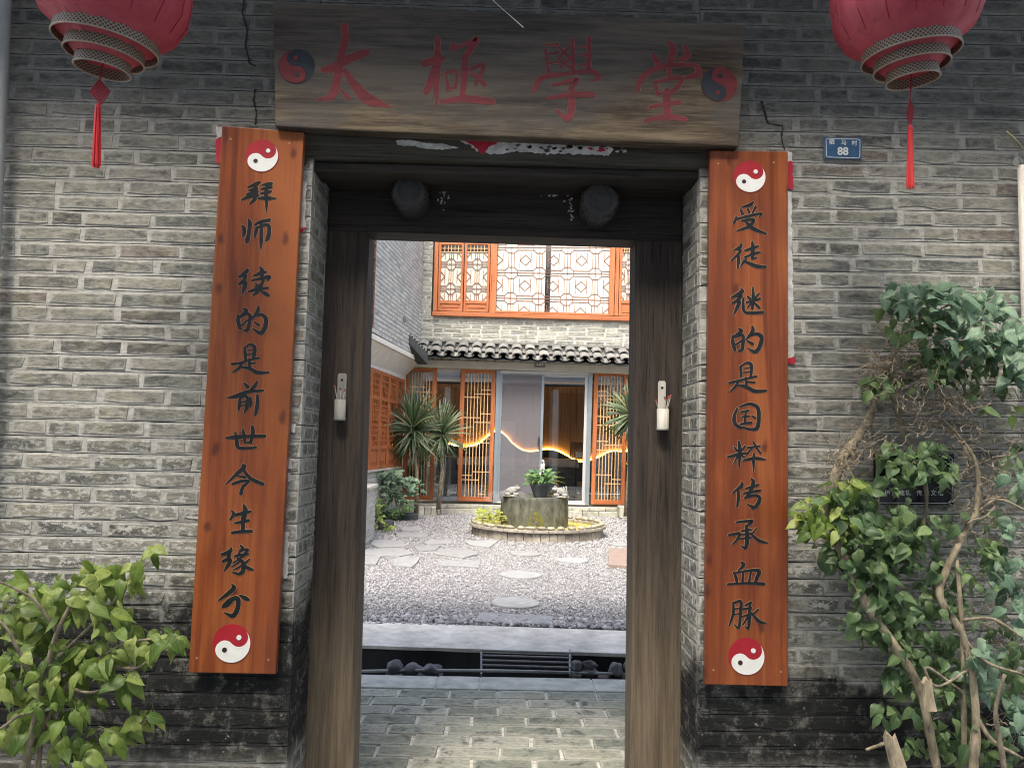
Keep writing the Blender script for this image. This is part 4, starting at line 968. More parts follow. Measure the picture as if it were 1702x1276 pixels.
    m = MB(); m.tube([a+Vector((0, 0, .002)), a+(b2-a)*.06], [wpx*k*.22, wpx*k*.3], 10); m.build('tassel_cap', M['tassel'], tl)
lantern('left red cloth lantern, tilted, with a diamond knot and red tassel', 170, 117, 122, -0.62, math.radians(6.5), math.radians(4), ((82, 42, 20), (62, 22, 18), (44, 0, 17)), (163, 174, 160, 277, 15), (149, 134, 182, 173), 1)
lantern('right red cloth lantern, tilted the other way, with a slim cord knot and red tassel', 1517, 134, 119, -0.62, math.radians(-6), math.radians(4), ((78, 42, 20), (60, 22, 18), (42, 0, 17)), (1513, 209, 1513, 312, 13), (1508, 166, 1518, 208), 2)

# pipes at the picture's sides
t = thing('downpipe', 'grey plastic pipe running down the far left edge of the wall', 'pipe', tuple(P(4, 320, -0.06)))
a, b = P(9, -30, -0.06), P(-24, 700, -0.06); m = MB(); m.tube([a, Vector((a.x-.0, a.y, 3.55))], 0.022, 14); 
m = MB(); m.tube([Vector((a.x, a.y, 3.6)), a, b, Vector((b.x, b.y, -0.1))], 0.024, 14); m.build('pipe', M['pvc'], t, smooth=True)
m = MB(); m.tube([a+Vector((0, 0, -.3)), a+Vector((0, 0, -.27))], 0.03, 14); m.build('pipe_clip', M['pvc'], t)
t = thing('bamboo_pole', 'pale pole standing against the far right edge of the wall', 'pole', tuple(P(1702, 620, -0.05)))
a, b = P(1699, 276, -0.06), P(1709, 620, -0.06); m = MB(); m.tube([a, b, Vector((b.x+.02, b.y, -0.1))], [0.016, 0.018, 0.019], 12); m.build('pole', M['bamboo'], t, smooth=True)
m = MB(); cc = P(1692, 270, -0.07); m.tube([cc+Vector((.017*math.cos(q*.5), -.0, .017*math.sin(q*.5))) for q in range(11)], 0.002, 5); m.build('wire_loop', M['bamboog'], t)
t = thing('dry_vine', 'short dry vine end sticking out of the wall near the right edge', 'vine', tuple(P(1680, 225, -0.02)))
m = MB(); m.tube([P(1673, 219, -0.03), P(1684, 229, -0.05), P(1694, 240, -0.03), P(1700, 250, -0.005)], [0.004, 0.0045, 0.004, 0.003], 6); m.build('stem', M['straw'], t, smooth=True)

# =================================================================== leaves and shrubs
def make_leaf_variants(n, L, W, mat, seed, fold=0.25, droop=0.5, tip=1.0, name='leaf'):
    out = []; rr = random.Random(seed)
    for i in range(n):
        seg = 6; vs = []; uvs = []; fs = []; dr = droop*rr.uniform(.5, 1.5); fo = fold*rr.uniform(.4, 1.5); asym = rr.uniform(.85, 1.15); wv = rr.uniform(-.12, .12); cup = rr.uniform(0.03, 0.12)
        ll = L*rr.uniform(.85, 1.15); ww = W*rr.uniform(.85, 1.15)
        for k in range(seg+1):
            t = k/seg; y = ll*t; z = -dr*ll*t*t*0.6
            h = ww/2*(math.sin(math.pi*min(1, t**0.72))**0.85)*(1-0.15*t) if 0 < t < 1 else 0.0006
            if t > .8: h *= tip
            rip = 0.06*ww*math.sin(t*9+i)
            for s in (-1, -.5, 0, .5, 1):
                hh = h*abs(s)*(asym if s > 0 else 1)
                vs.append((math.copysign(hh, s) if s else 0.0, y+wv*ww*s, z+hh*fo*2-cup*ww*(abs(s)**2)*1.6+rip*abs(s))); uvs.append((.5+.5*s, t))
        for k in range(seg):
            for j in range(4): a = k*5+j; fs.append((a, a+1, a+6, a+5))
        # petiole
        b = MB(); b.add(vs, fs, uvs); 
        b.tube([(0, -ll*.22, ll*.03), (0, 0, 0)], 0.0011, 3, cap=False)
        b.uv = b.uv[:len(vs)]+[(.5, .5)]*(len(b.v)-len(vs)); me = b.mesh(name, mat, True); out.append((me, b))
    return out
def place_leaf(parent, var, p, fwd, up, s=1.0, name='leaf'):
    f = Vector(fwd).normalized(); x = f.cross(Vector(up)); x = x.normalized() if x.length > 1e-4 else Vector((1, 0, 0)); u = x.cross(f)
    T = Matrix.Translation(p) @ Matrix((x, f, u)).transposed().to_4x4() @ Matrix.Scale(s, 4)
    return link(name, var[0], parent, mw=T)
def leaf_T(p, fwd, up, s):
    f = Vector(fwd).normalized(); x = f.cross(Vector(up)); x = x.normalized() if x.length > 1e-4 else Vector((1, 0, 0)); u = x.cross(f)
    return Matrix.Translation(p) @ Matrix((x, f, u)).transposed().to_4x4() @ Matrix.Scale(s, 4)
def smooth_path(pts, n=5):
    q = catmull([tuple(p) for p in pts], n); return [Vector(x) for x in q]
def lerp_r(r, m): return list(np.interp(np.linspace(0, 1, m), np.linspace(0, 1, len(r)), r))

# ---- bright green shrub, lower left
t = thing('green_shrub', 'leafy bright yellow-green shrub at the lower left, in front of the black stained wall', 'shrub', tuple(G(45, 1330, -0.1)*0+P(45, 1400, -0.35)))
rr = random.Random(77)
stemsL = [([(30,1420,-.35),(42,1276,-.36),(62,1180,-.38),(78,1110,-.40),(95,1050,-.42),(120,1000,-.42)], (9,4)), ([(52,1420,-.32),(62,1276,-.33),(75,1200,-.33),(110,1140,-.35),(160,1100,-.36),(205,1070,-.38),(262,1060,-.38)], (7,2.5)),
          ([(75,1200,-.33),(60,1140,-.40),(30,1080,-.46),(8,1040,-.48),(-30,1010,-.5)], (5,2)), ([(78,1110,-.40),(130,1060,-.36),(180,1010,-.34),(215,960,-.33),(245,935,-.32),(262,920,-.31)], (4,1.4)),
          ([(40,1380,-.30),(80,1276,-.28),(140,1262,-.30),(200,1240,-.33),(238,1200,-.34),(252,1180,-.34)], (4,1.4)), ([(95,1050,-.42),(60,1000,-.46),(20,975,-.5),(-20,960,-.5)], (4,1.6)),
          ([(110,1140,-.35),(150,1150,-.40),(190,1135,-.42),(212,1120,-.42)], (3,1.3)), ([(62,1180,-.38),(30,1190,-.45),(0,1210,-.5),(-30,1215,-.5)], (4,1.6)), ([(160,1100,-.36),(200,1040,-.3),(215,1010,-.28)], (3,1.3)), ([(160,1100,-.36),(220,1110,-.42),(250,1095,-.44)],(3,1.2))]
m = MB()
for pts, r in stemsL:
    q = smooth_path([P(a, b, y) for a, b, y in pts], 6); m.tube(q, lerp_r([r[0]*.0016, r[1]*.0014], len(q)), 7)
m.build('stems', M['bark'], t, smooth=True)
LV = make_leaf_variants(16, 0.064, 0.037, M['leafL'], 5, droop=.7)
blobsL = [(15,985,26,10),(55,1000,28,12),(95,985,26,10),(150,965,26,11),(175,1000,26,10),(185,960,20,9),(215,965,14,5),(228,945,9,3),(262,922,9,3),(20,1040,28,11),(60,1060,28,11),(40,1090,28,10),(100,1020,26,11),(135,1010,22,9),
          (95,1100,26,10),(130,1085,24,8),(160,1060,22,8),(200,1020,18,7),(212,1062,20,8),(240,1072,18,8),(272,1062,18,8),(285,1068,10,3),(190,1095,18,8),(205,1130,14,6),(205,1150,10,3),(165,1120,16,6),(75,1135,22,8),(50,1150,20,7),(70,1175,16,6),(10,1110,24,8),(8,1150,22,7),(35,1195,22,7),(15,1225,20,6),
          (95,1150,18,7),(50,1215,20,7),(120,1180,22,6),(85,1215,20,6),(150,1165,20,6),(110,1110,30,8),(150,1110,24,6),(100,1245,16,7),(135,1240,16,7),(165,1225,14,6),(190,1235,12,5),(215,1205,12,6),(238,1190,9,3),(255,1190,7,2),(130,1265,16,5),(-25,1020,26,6),(-25,1120,26,6)]
nl = 0; recsL = []
for bx, by, br_, n in blobsL:
    for i in range(int(n*1.4)):
        an = rr.uniform(0, 6.28); ra = br_*1.12*math.sqrt(rr.random()); px, py = bx+ra*math.cos(an), by+ra*math.sin(an)*.9
        Y = -0.36+rr.gauss(0, .055)
        p = P(px, py-8, Y); fw = Vector((rr.gauss(0, .75)+0.25, rr.gauss(-.35, .35), rr.uniform(-1.15, -.05)))
        up = Vector((rr.gauss(0, .3), -1.0, 1.1)); recsL.append((rr.choice(LV), leaf_T(p, fw, up, rr.choice((.5, .75, .9, 1.0, 1.2))*rr.uniform(.85, 1.15)), Y)); nl += 1

recsL.sort(key=lambda q: q[2]); mb = MB()
for i, (var, T0, Y) in enumerate(recsL):
    if i < 300: link('leaf', var[0], t, mw=T0)
    else: mb.add([T0 @ Vector(v) for v in var[1].v], var[1].f, var[1].uv, rnd=rr.random()+.001)
mb.build('foliage', M['leafL'], t, smooth=True, kind='stuff')
# ---- old shrub on the right
t = thing('climbing_shrub', 'old gnarled shrub with pale trunk and tangled dry twigs against the right wall', 'shrub', tuple(P(1600, 1420, -0.3)))
T_ = [([(1590,1420,-.25),(1560,1290,-.25),(1530,1150,-.24),(1492,1080,-.22),(1440,1005,-.20),(1405,930,-.16),(1380,860,-.13),(1384,808,-.12),(1400,765,-.11),(1425,728,-.10),(1447,690,-.10),(1458,650,-.10),(1480,600,-.12)], (9,8,8,9,10,10,12,12,12,11,9,7,5)),
      ([(1610,1420,-.30),(1618,1280,-.30),(1622,1190,-.28),(1614,1110,-.27),(1602,1060,-.26),(1586,1030,-.25),(1562,990,-.22),(1572,950,-.22),(1588,915,-.22),(1606,880,-.20),(1622,850,-.20),(1626,800,-.2),(1618,760,-.2),(1590,720,-.18),(1560,690,-.16)], (9,9,8,8,7,7,8,7,7,6,6,5,4,3,2)),
      ([(1600,1420,-.24),(1602,1250,-.24),(1601,1100,-.25),(1596,1000,-.24),(1590,930,-.22)], (6,6,5,5,4)),
      ([(1486,655,-.1),(1494,690,-.09),(1500,715,-.08),(1512,742,-.08),(1530,760,-.1),(1540,830,-.12),(1532,880,-.14)], (6,6,5.5,4.5,4,4.5,4)),
      ([(1480,600,-.12),(1500,560,-.14),(1530,530,-.16),(1560,500,-.18)], (5,5,4,3)), ([(1458,650,-.10),(1500,630,-.14),(1560,620,-.18),(1620,590,-.22),(1700,560,-.24)], (5,5,4,4,3)),
      ([(1550,700,-.12),(1580,720,-.14),(1600,740,-.16),(1630,800,-.2)], (4,4,3.5,3)), ([(1614,1110,-.27),(1560,1140,-.3),(1540,1120,-.3),(1545,1110,-.3),(1600,1150,-.28)], (3,3,3,3,3)),
      ([(1600,1030,-.25),(1650,1028,-.3),(1700,1060,-.34)], (4,3,2.5)), ([(1602,1060,-.26),(1640,1100,-.3),(1700,1120,-.33)], (4,3,2.5)), ([(1470,1235,-.25),(1440,1245,-.28)], (4,3)),
      ([(1626,850,-.2),(1660,830,-.24),(1710,850,-.28)], (4,3,2)), ([(1447,690,-.1),(1452,730,-.09),(1458,780,-.08),(1462,860,-.08)], (3,2.5,2,1.5)), ([(1522,745,-.07),(1550,770,-.06),(1570,800,-.05)], (2.5,2.5,2)), ([(1622,1190,-.28),(1650,1230,-.3),(1700,1260,-.33)], (5,4,3)),
      ([(1690,1420,-.3),(1665,1250,-.32),(1655,1180,-.33),(1670,1120,-.34)], (6,5,4,3))]
m = MB()
for pts, r in T_:
    q = smooth_path([P(a, b, y) for a, b, y in pts], 5); rad = lerp_r(r, len(q))
    rad = [max(.0008, (x+mnoise.noise(Vector((i*.9, x, 3)))*x*.45)*.00165) for i, x in enumerate(rad)]; m.tube(q, rad, 8)
m.build('trunk', M['bark'], t, smooth=True)
# cut stumps with pale broken tops
for (px, py, yy, ww, hh, lean) in ((1496, 1268, -.30, 11, 26, -.3), (1546, 1168, -.33, 8, 22, -.12)):
    m = MB(); rr = random.Random(int(px)); n = 12; vs = []; fs = []; kk = .00215
    for j, z in enumerate(np.linspace(0, 1, 6)):
        for k in range(n):
            a = 2*math.pi*k/n; rad = ww*kk*(1.1-.2*z)*(1+.18*mnoise.noise(Vector((math.cos(a), math.sin(a), z*2+px)))); zz = z*hh*kk*1.8
            if j == 5: zz += rr.uniform(-.4, 1)*ww*kk*1.1
            c = P(px, py+hh*.5, yy); vs.append(c+Vector((rad*math.cos(a)+lean*zz, rad*math.sin(a), zz)))
    for j in range(5):
        for k in range(n): fs.append((j*n+k, j*n+(k+1) % n, (j+1)*n+(k+1) % n, (j+1)*n+k))
    c = sum(vs[-n:], Vector())/n-Vector((0, 0, .02)); vs.append(c); fs += [(5*n+k, 5*n+(k+1) % n, 6*n) for k in range(n)]
    m.add(vs, fs); m.build('cut_stump', M['stumpwood'], t, smooth=False)
rr = random.Random(99); m = MB()
areas = [(1500,600,60,55,105),(1470,640,40,45,60),(1420,735,30,50,28),(1400,770,22,40,26),(1580,660,75,45,70),(1630,760,50,70,55),(1640,850,45,60,40),(1600,800,40,50,24),(1640,1000,60,80,34),(1640,1140,60,80,28),(1560,700,60,40,30),(1670,1200,40,60,20),(1500,730,50,40,16),(1520,560,50,40,22),(1640,560,60,40,14),(1670,700,40,60,12)]
for ax, ay, sx, sy, n in areas:
    for i in range(int(n*1.6)):
        x, y = ax+rr.gauss(0, sx*.5), ay+rr.gauss(0, sy*.5); d = rr.uniform(0, 6.28); pts = []; Y = -.12+rr.gauss(-.03, .05); L = rr.uniform(4, 11); st = rr.randint(3, 7)
        for k in range(st):
            pts.append(P(x, y, min(-.012, Y))); x += L*math.cos(d); y += L*math.sin(d)*.8; d += rr.gauss(0, .55); Y += rr.gauss(0, .012)
        r0 = rr.uniform(.0012, .0027); m.tube(pts, lerp_r([r0, r0*.45], st), 4)
        if rr.random() < .5:
            k = rr.randrange(1, st); q = pts[k]; m.tube([q, q+Vector((rr.gauss(0, .02), rr.gauss(0, .012), rr.gauss(0, .02)))], [r0*.7, r0*.3], 3)
tw = m.build('twigs', M['twig'], t, kind='stuff')
LR = make_leaf_variants(14, 0.054, 0.036, M['leafR'], 15, droop=.6); LT = make_leaf_variants(12, 0.060, 0.041, M['leafT'], 25, droop=.55); LY = make_leaf_variants(6, 0.052, 0.036, M['leafL'], 35, droop=.5)
blobsR = [ # x, y, rx, ry, count, kind
 (1510,490,34,16,16,'T'),(1560,500,45,22,30,'T'),(1610,510,45,25,34,'T'),(1655,500,22,14,9,'T'),(1530,540,42,26,26,'R'),(1590,555,50,28,34,'T'),(1650,570,45,30,32,'T'),(1690,580,22,34,22,'T'),(1600,600,45,22,22,'R'),(1660,615,36,24,18,'R'),(1545,600,24,16,10,'R'),(1580,630,20,16,7,'R'),(1695,630,16,24,10,'T'),(1480,510,14,14,5,'R'),
 (1455,648,20,12,9,'R'),(1478,640,12,14,5,'R'),(1530,648,14,10,4,'R'),(1615,655,12,14,3,'R'),(1688,690,9,12,2,'Y'),
 (1475,755,16,12,8,'R'),(1500,790,30,14,14,'R'),(1540,755,26,12,11,'R'),(1560,785,18,18,11,'R'),(1525,775,20,14,7,'R'),(1490,810,12,10,4,'R'),
 (1345,862,22,10,9,'Y'),(1370,840,28,14,13,'Y'),(1415,810,24,11,12,'Y'),(1400,835,26,14,13,'R'),(1440,835,20,14,9,'R'),(1380,880,30,16,18,'Y'),(1420,870,30,18,18,'R'),(1470,870,28,20,18,'R'),(1510,850,24,14,10,'R'),(1400,915,32,18,20,'R'),(1450,910,30,20,22,'R'),(1495,900,26,18,15,'R'),(1530,880,18,16,7,'R'),
 (1410,955,22,16,12,'R'),(1450,955,26,18,16,'R'),(1490,945,22,16,11,'R'),(1445,990,24,14,12,'R'),(1480,1000,20,14,9,'R'),(1415,1035,16,12,6,'R'),(1445,1055,22,14,10,'R'),(1480,1040,22,16,11,'R'),(1500,1010,20,14,8,'R'),(1525,1030,22,14,8,'R'),(1520,1065,24,14,10,'R'),(1500,1100,16,16,9,'R'),(1535,1095,20,14,9,'R'),(1490,1135,16,16,8,'R'),(1515,1150,10,12,4,'R'),
 (1475,1185,16,12,6,'R'),(1535,1195,16,14,7,'R'),(1560,1215,16,14,7,'R'),(1520,1245,14,14,6,'R'),(1570,1070,22,16,9,'R'),(1610,1020,16,14,4,'R'),(1625,910,20,10,7,'R'),(1655,920,14,16,6,'R'),(1580,870,20,12,6,'R'),(1540,910,14,14,5,'R'),(1650,870,24,12,6,'R'),(1690,800,14,16,5,'T'),(1605,1190,24,16,10,'R'),(1640,1090,30,16,12,'T'),(1690,1100,22,24,12,'R'),(1650,1040,16,14,5,'R'),(1660,1160,30,14,7,'R'),(1580,1250,26,16,10,'R'),(1670,1265,24,14,7,'R'),(1700,1150,12,20,4,'R'),(1690,825,10,10,3,'R'),(1625,690,10,8,2,'R'),(1560,940,14,8,3,'R'),(1700,930,10,14,3,'T'),(1670,960,26,24,12,'T'),(1640,965,20,16,7,'R'),(1690,1020,16,26,9,'T'),(1560,1110,26,18,12,'R'),(1590,1140,24,18,11,'R'),(1625,1130,26,18,10,'T'),(1600,1230,26,18,10,'R'),(1640,1235,24,16,9,'R'),(1690,1200,18,30,12,'T'),(1570,1160,16,14,7,'R'),(1550,1010,22,16,9,'R'),(1580,1000,18,14,7,'R'),(1690,760,14,14,5,'R'),(1670,880,18,14,6,'T'),(1545,970,22,14,8,'R'),(1600,950,16,12,5,'R')]
recs = []
for bx, by, rx, ry, n, kd in blobsR:
    for i in range(int(n*1.85)):
        an = rr.uniform(0, 6.28); ra = math.sqrt(rr.random())*1.35; px, py = bx+rx*ra*math.cos(an), by+ry*ra*math.sin(an)-6
        Y = min(-.05, (-.22 if kd == 'T' else -.17)+rr.gauss(0, .05)); p = P(px, py, Y)
        fw = Vector((rr.gauss(0, .7), rr.gauss(-.3, .35), rr.uniform(-1.2, .1))); up = Vector((rr.gauss(0, .35), -1.0, 1.0 if kd != 'T' else 1.3)); s = rr.choice((.5, .7, .85, .95, 1.1))*rr.uniform(.88, 1.12)
        recs.append((s/(Y+2.83), rr.choice({'R': LR, 'T': LT, 'Y': LY}[kd]), leaf_T(p, fw, up, s), kd))
recs.sort(key=lambda q: -q[0]); rest = {}
for i, (s, var, T0, kd) in enumerate(recs):
    if i < 300: link('leaf', var[0], t, mw=T0)
    else: rest.setdefault(kd, MB()).add([T0 @ Vector(v) for v in var[1].v], var[1].f, var[1].uv, rnd=rr.random()+.001)
for kd, mb in rest.items(): mb.build('foliage', M[{'R': 'leafR', 'T': 'leafT', 'Y': 'leafL'}[kd]], t, smooth=True, kind='stuff')

# =================================================================== PORCH, DRAIN, KERB
GZ = 0.08
o = MB(); o.box(-3.0, 3.0, 0.41, 2.24, -0.2, -0.012); fl = o.build('porch_floor', M['fmortar']); tag(fl, kind='structure')
FB = variant_set(0.285, 0.14, 0.132, M['fbrick'], rough=0.0035, proud=0.012)
pool = []
def floor_field():
    rr = random.Random(4); y = 1.965; r = 0
    while y > 0.42:
        x = -1.45+(0.15 if r % 2 else 0)+rr.uniform(-.02, .02)
        while x < 1.35:
            L = 0.285*rr.uniform(.96, 1.03); vi = rr.randrange(len(FB['F'])); me, mb = FB['F'][vi]
            c = Vector((x+L/2, y-.068, -0.0145+rr.gauss(0, .001)+0.002)); 
            R = Matrix(((1, 0, 0), (0, 0, 1), (0, -1, 0))).to_4x4()    # brick face (local -y) looks up
            R = Matrix((Vector((1, 0, 0)), Vector((0, 0, -1)), Vector((0, 1, 0)))).transposed().to_4x4()
            T = Matrix.Translation(c) @ R @ Matrix.Rotation(rr.gauss(0, .006), 4, 'Y') @ Matrix.Diagonal((L/.285, 1, 1, 1))
            pool.append((T, me, mb, c, L)); x += L+.017
        y -= .144; r += 1
floor_field(); place_bricks(fl, pool, (M['fbrick'],), 300)
o = MB(); o.box(-3, 3, 1.985, 2.24, -0.012, -0.006); o.build('edge_bed', M['fmortar'], fl)
xs = [-3, -1.5, P(724, 1135, 2.0).x, P(797, 1135, 2.0).x, 0.62, 1.6, 3]
for a, b in zip(xs, xs[1:]):
    m = MB(); m.prism([(a+.003, 1.988, -.05), (b-.003, 1.986, -.05), (b-.004, 2.238+RND.uniform(-.008, .004), -.05), ((a+b)/2, 2.241, -.05), (a+.004, 2.236, -.05)], (0, 0, .052)); m.build('edge_slab', M['slab2'], fl, bevel=0.006)
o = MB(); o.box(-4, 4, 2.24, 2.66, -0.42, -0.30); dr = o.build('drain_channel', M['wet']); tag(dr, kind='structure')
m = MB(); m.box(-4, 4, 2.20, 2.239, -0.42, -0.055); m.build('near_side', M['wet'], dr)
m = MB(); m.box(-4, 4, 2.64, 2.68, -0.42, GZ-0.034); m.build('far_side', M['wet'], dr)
# kerb slab with a ragged front arris
m = MB(); n = 90; vs = []; fs = []
for i in range(n+1):
    x = -4+8*i/n; w_ = 0.010*mnoise.noise(Vector((x*4, 3, 1)))+.006*mnoise.noise(Vector((x*17, 3, 1))); yf = 2.60+w_-(x*0.045)
    zb = GZ-.024+.010*mnoise.noise(Vector((x*3.1, 8, 1)))
    vs += [(x, yf, GZ-.002), (x, yf-.003, zb), (x, 3.28-x*.068, zb), (x, 3.28-x*.068, GZ), (x, yf+.012, GZ+.002*mnoise.noise(Vector((x*9, 2, 2))))]
for i in range(n):
    for k in range(5): fs.append((i*5+k, i*5+(k+1) % 5, (i+1)*5+(k+1) % 5, (i+1)*5+k))
m.add(vs, fs); kb = m.build('kerb', M['slab']); tag(kb, kind='structure')
# grate leaning in the channel
t = thing('drain_grate', 'dark iron drain grate of parallel bars lying across the channel', 'drain grate', tuple(P(874, 1110, 2.3)))
def gr(px, py): k = (1119-py)/(1119-1078); return P(px, py, 2.27+.31*k)
for i, py in enumerate((1083, 1091, 1099, 1107, 1115)):
    a, b = gr(798, py-2.5), gr(951, py+2); m = MB(); m.tube([a, b], 0.007, 7); m.build('bar', M['iron'], t)
for px in (800, 947):
    m = MB(); m.bar(gr(px, 1078), gr(px, 1119), .012, .02, (0, 0, 1)); m.build('side_rail', M['iron'], t)
t = thing('drain_pipe', 'thin pale pipe lying along the drain channel', 'pipe', tuple(P(700, 1113, 2.17)))
m = MB(); m.tube([P(560, 1115.5, 2.30), P(700, 1113, 2.30), P(850, 1114.5, 2.30), P(1090, 1121, 2.30)], 0.009, 8); m.build('pipe', M['pvc'], t, smooth=True)
cob = [('pointed dark river stone, leftmost of the left row in the drain', 656, 1109, 13, 12), ('middle stone of the left row in the drain, greyish and flat', 685, 1112, 17, 10), ('reddish dark river stone, rightmost of the left row in the drain', 716, 1113, 16, 10),
       ('small upright stone touching the right end of the drain grate', 959, 1107, 9, 10), ('flat stone lying on top of another right of the grate', 981, 1104, 12, 6.5), ('rounded stone under the flat one, right of the grate', 980, 1117, 14, 7.5), ('large knobbly stone near the right door post in the drain', 1024, 1113, 11.5, 12), ('rightmost stone in the drain, partly hidden by the door post', 1043, 1111, 8, 11)]
for i, (lb, px, py, a, b) in enumerate(cob):
    c = P(px, py, 2.33); k = 5.15/FPX; m = MB(); m.blob(c, (a*k, min(a, b)*k*1.1, b*k), i+3, 3, .22); o = m.build('river_stone', M['cobble'], None, smooth=True)
    tag(o, lb, 'stone', 'river stones in the drain channel')
    # a little heap of stone carries each group
m = MB()
for x0, x1 in ((640, 735), (950, 1056)):
    a, b = P(x0, 1121, 2.33), P(x1, 1123, 2.33); m.box(a.x, b.x, 2.26, 2.42, -.30, min(a.z, b.z)-.004)
m.build('ledge', M['wet'], dr)

# =================================================================== GRAVEL COURT
o = MB(); o.box(-9, 9, 3.0, 13.3, -0.35, GZ-.012); gv = o.build('gravel_bed', simple('gravel_bed_dust', (0.19, 0.19, 0.20), .9, .5, 60, .6)); tag(gv, kind='structure')
def stones(name, n, xr, yr, size, seed, mat, zoff=0.0, cond=None):
    rs = np.random.RandomState(seed)
    base = np.array([(x, y, z) for z in (-1, 1) for y in (-1, 1) for x in (-1, 1)], float)*.5
    base[4:, :2] *= .62
    faces = np.array([(0, 2, 3, 1), (4, 5, 7, 6), (0, 1, 5, 4), (2, 6, 7, 3), (0, 4, 6, 2), (1, 3, 7, 5)])
    x = rs.uniform(xr[0], xr[1], n); y = yr[0]+(yr[1]-yr[0])*rs.uniform(0, 1, n)
    if cond is not None: k = cond(x, y); x, y = x[k], y[k]
    n = len(x); s = size*rs.uniform(.55, 1.45, n); el = rs.uniform(.55, 1.2, (n, 3)); el[:, 2] *= .6
    V = base[None]*el[:, None, :]*s[:, None, None]+rs.uniform(-.13, .13, (n, 8, 3))*s[:, None, None]
    a = rs.uniform(0, 6.28, n); b = rs.normal(0, .5, n); ca, sa, cb, sb = np.cos(a), np.sin(a), np.cos(b), np.sin(b)
    X = V[..., 0]*cb[:, None]-V[..., 2]*sb[:, None]; Z = V[..., 0]*sb[:, None]+V[..., 2]*cb[:, None]
    X2 = X*ca[:, None]-V[..., 1]*sa[:, None]; Y2 = X*sa[:, None]+V[..., 1]*ca[:, None]
    W = np.stack([X2+x[:, None], Y2+y[:, None], Z+GZ+zoff+rs.uniform(-.006, .004, n)[:, None]], -1).reshape(-1, 3)
    F = (faces[None]+(np.arange(n)*8)[:, None, None]).reshape(-1, 4)
    me = bpy.data.meshes.new(name); me.vertices.add(len(W)); me.vertices.foreach_set('co', W.astype(np.float32).ravel())
    me.loops.add(F.size); me.loops.foreach_set('vertex_index', F.ravel().astype(np.int32)); me.polygons.add(len(F))
    me.polygons.foreach_set('loop_start', np.arange(0, F.size, 4, dtype=np.int32)); 
    at = me.attributes.new('rnd', 'FLOAT', 'POINT'); at.data.foreach_set('value', np.repeat(rs.uniform(0, 1, n), 8).astype(np.float32))
    me.update(calc_edges=True); me.validate(); me.materials.append(mat)
    o = bpy.data.objects.new(name, me); COL.objects.link(o); return o
def grav_mat():
    m, t, b = new_mat('mixed_gravel'); g = N(t); r = g.rand()
    c = g.ramp(r, [(0.0, (0.15, 0.152, 0.156)), (0.3, (0.225, 0.228, 0.232)), (0.7, (0.295, 0.298, 0.30)), (1.0, (0.41, 0.41, 0.405))])
    g.l(c, b.inputs['Base Color']); b.inputs['Roughness'].default_value = .75; return m
M['gr'] = grav_mat()
fan = lambda x, y: np.abs(x-.1) < (y+2.83)*.235+.55
o = stones('gravel', 92000, (-3.2, 3.4), (3.28, 8.0), .0145, 2, M['gr'], cond=fan); tag(o, 'fine pale grey gravel in the near half of the courtyard', 'gravel', kind='stuff')
o = stones('gravel', 56000, (-4.6, 4.6), (8.0, 13.0), .021, 3, M['gr'], cond=fan); tag(o, 'fine pale grey gravel around and behind the round basin', 'gravel', kind='stuff')
o = stones('gravel', 1300, (-2.2, 2.3), (3.24, 3.56), .036, 4, M['gr'], .006, cond=lambda x, y: y > 3.30-x*.068); tag(o, 'band of coarser white pebbles along the kerb', 'gravel', kind='stuff')

CG = (560, 840, 2.926); cg = lambda x, y: (CG[0]+x/CG[2], CG[1]+y/CG[2])
SZ = GZ+.018
slabs = [('narrow grey slab in the gravel left of the basin, fourth row back', [(285,142),(300,130),(438,132),(444,152),(292,152)]),
 ('small grey slab farthest back on the left of the gravel', [(308,114),(330,102),(406,104),(416,118),(330,122)]),
 ('pale slab near the low wall, third row from the front at left', [(165,186),(182,166),(324,168),(334,196),(200,200)]),
 ('long pale slab with pointed right end beside the left doorway post', [(112,212),(240,205),(320,206),(372,232),(300,244),(140,236)]),
 ('frontmost pale slab at the far left of the gravel', [(100,240),(216,240),(190,283),(100,282)]),
 ('pale slab with pointed lower right corner, second from the left in front', [(285,252),(408,248),(385,280),(362,297),(272,288)]),
 ('large pale hexagonal slab in the middle left of the gravel', [(468,232),(500,212),(645,212),(692,232),(612,253),(560,246)]),
 ('pale slab with blunt corners just behind the pointed ones', [(376,202),(410,190),(505,192),(480,214),(400,221)]),
 ('dark-edged slab left of the basin, behind the hexagonal slab', [(420,178),(450,165),(560,165),(556,182),(440,188)]),
 ('pale triangular slab touching the basin foot at its left', [(620,172),(790,166),(742,201),(650,190)]),
 ('rectangular slab nearest the kerb in the middle of the gravel', [(668,560),(695,518),(1052,535),(1042,576)]),
 ('half buried slab between the hexagonal slab and the round stones', [(488,286),(522,262),(700,270),(690,300)])]
for lb, q in slabs:
    m = MB(); pts = [G(*cg(x, y), SZ) for x, y in q]; m.prism(pts, (0, 0, -.05)); o = m.build('stepping_stone', M['step'], None, bevel=.004); tag(o, lb, 'stepping stone', 'stepping stones in the gravel')
discs = [('round millstone in the middle of the gravel, farther of the two large ones', 893, 332, 100), ('round millstone nearest the kerb slab', 870, 467, 116), ('small round stone just in front of the basin', 915, 230, 74), ('faint round stone right of the middle of the gravel', 1145, 262, 76), ('round stone at the right edge beside the door post', 1383, 185, 62)]
for lb, x, y, rx in discs:
    c = G(*cg(x, y), SZ+.004); e = G(*cg(x+rx, y), SZ+.004); R = (e-c).length; m = MB(); m.lathe([(R, -.06), (R, -.006), (R-.006, 0), (R*.28, .001), (R*.24, .004), (R*.10, .004), (.001, .004)], c, 36)
    o = m.build('round_stepping_stone', M['step'], None, smooth=False); tag(o, lb, 'stepping stone', 'round stepping stones in the gravel')
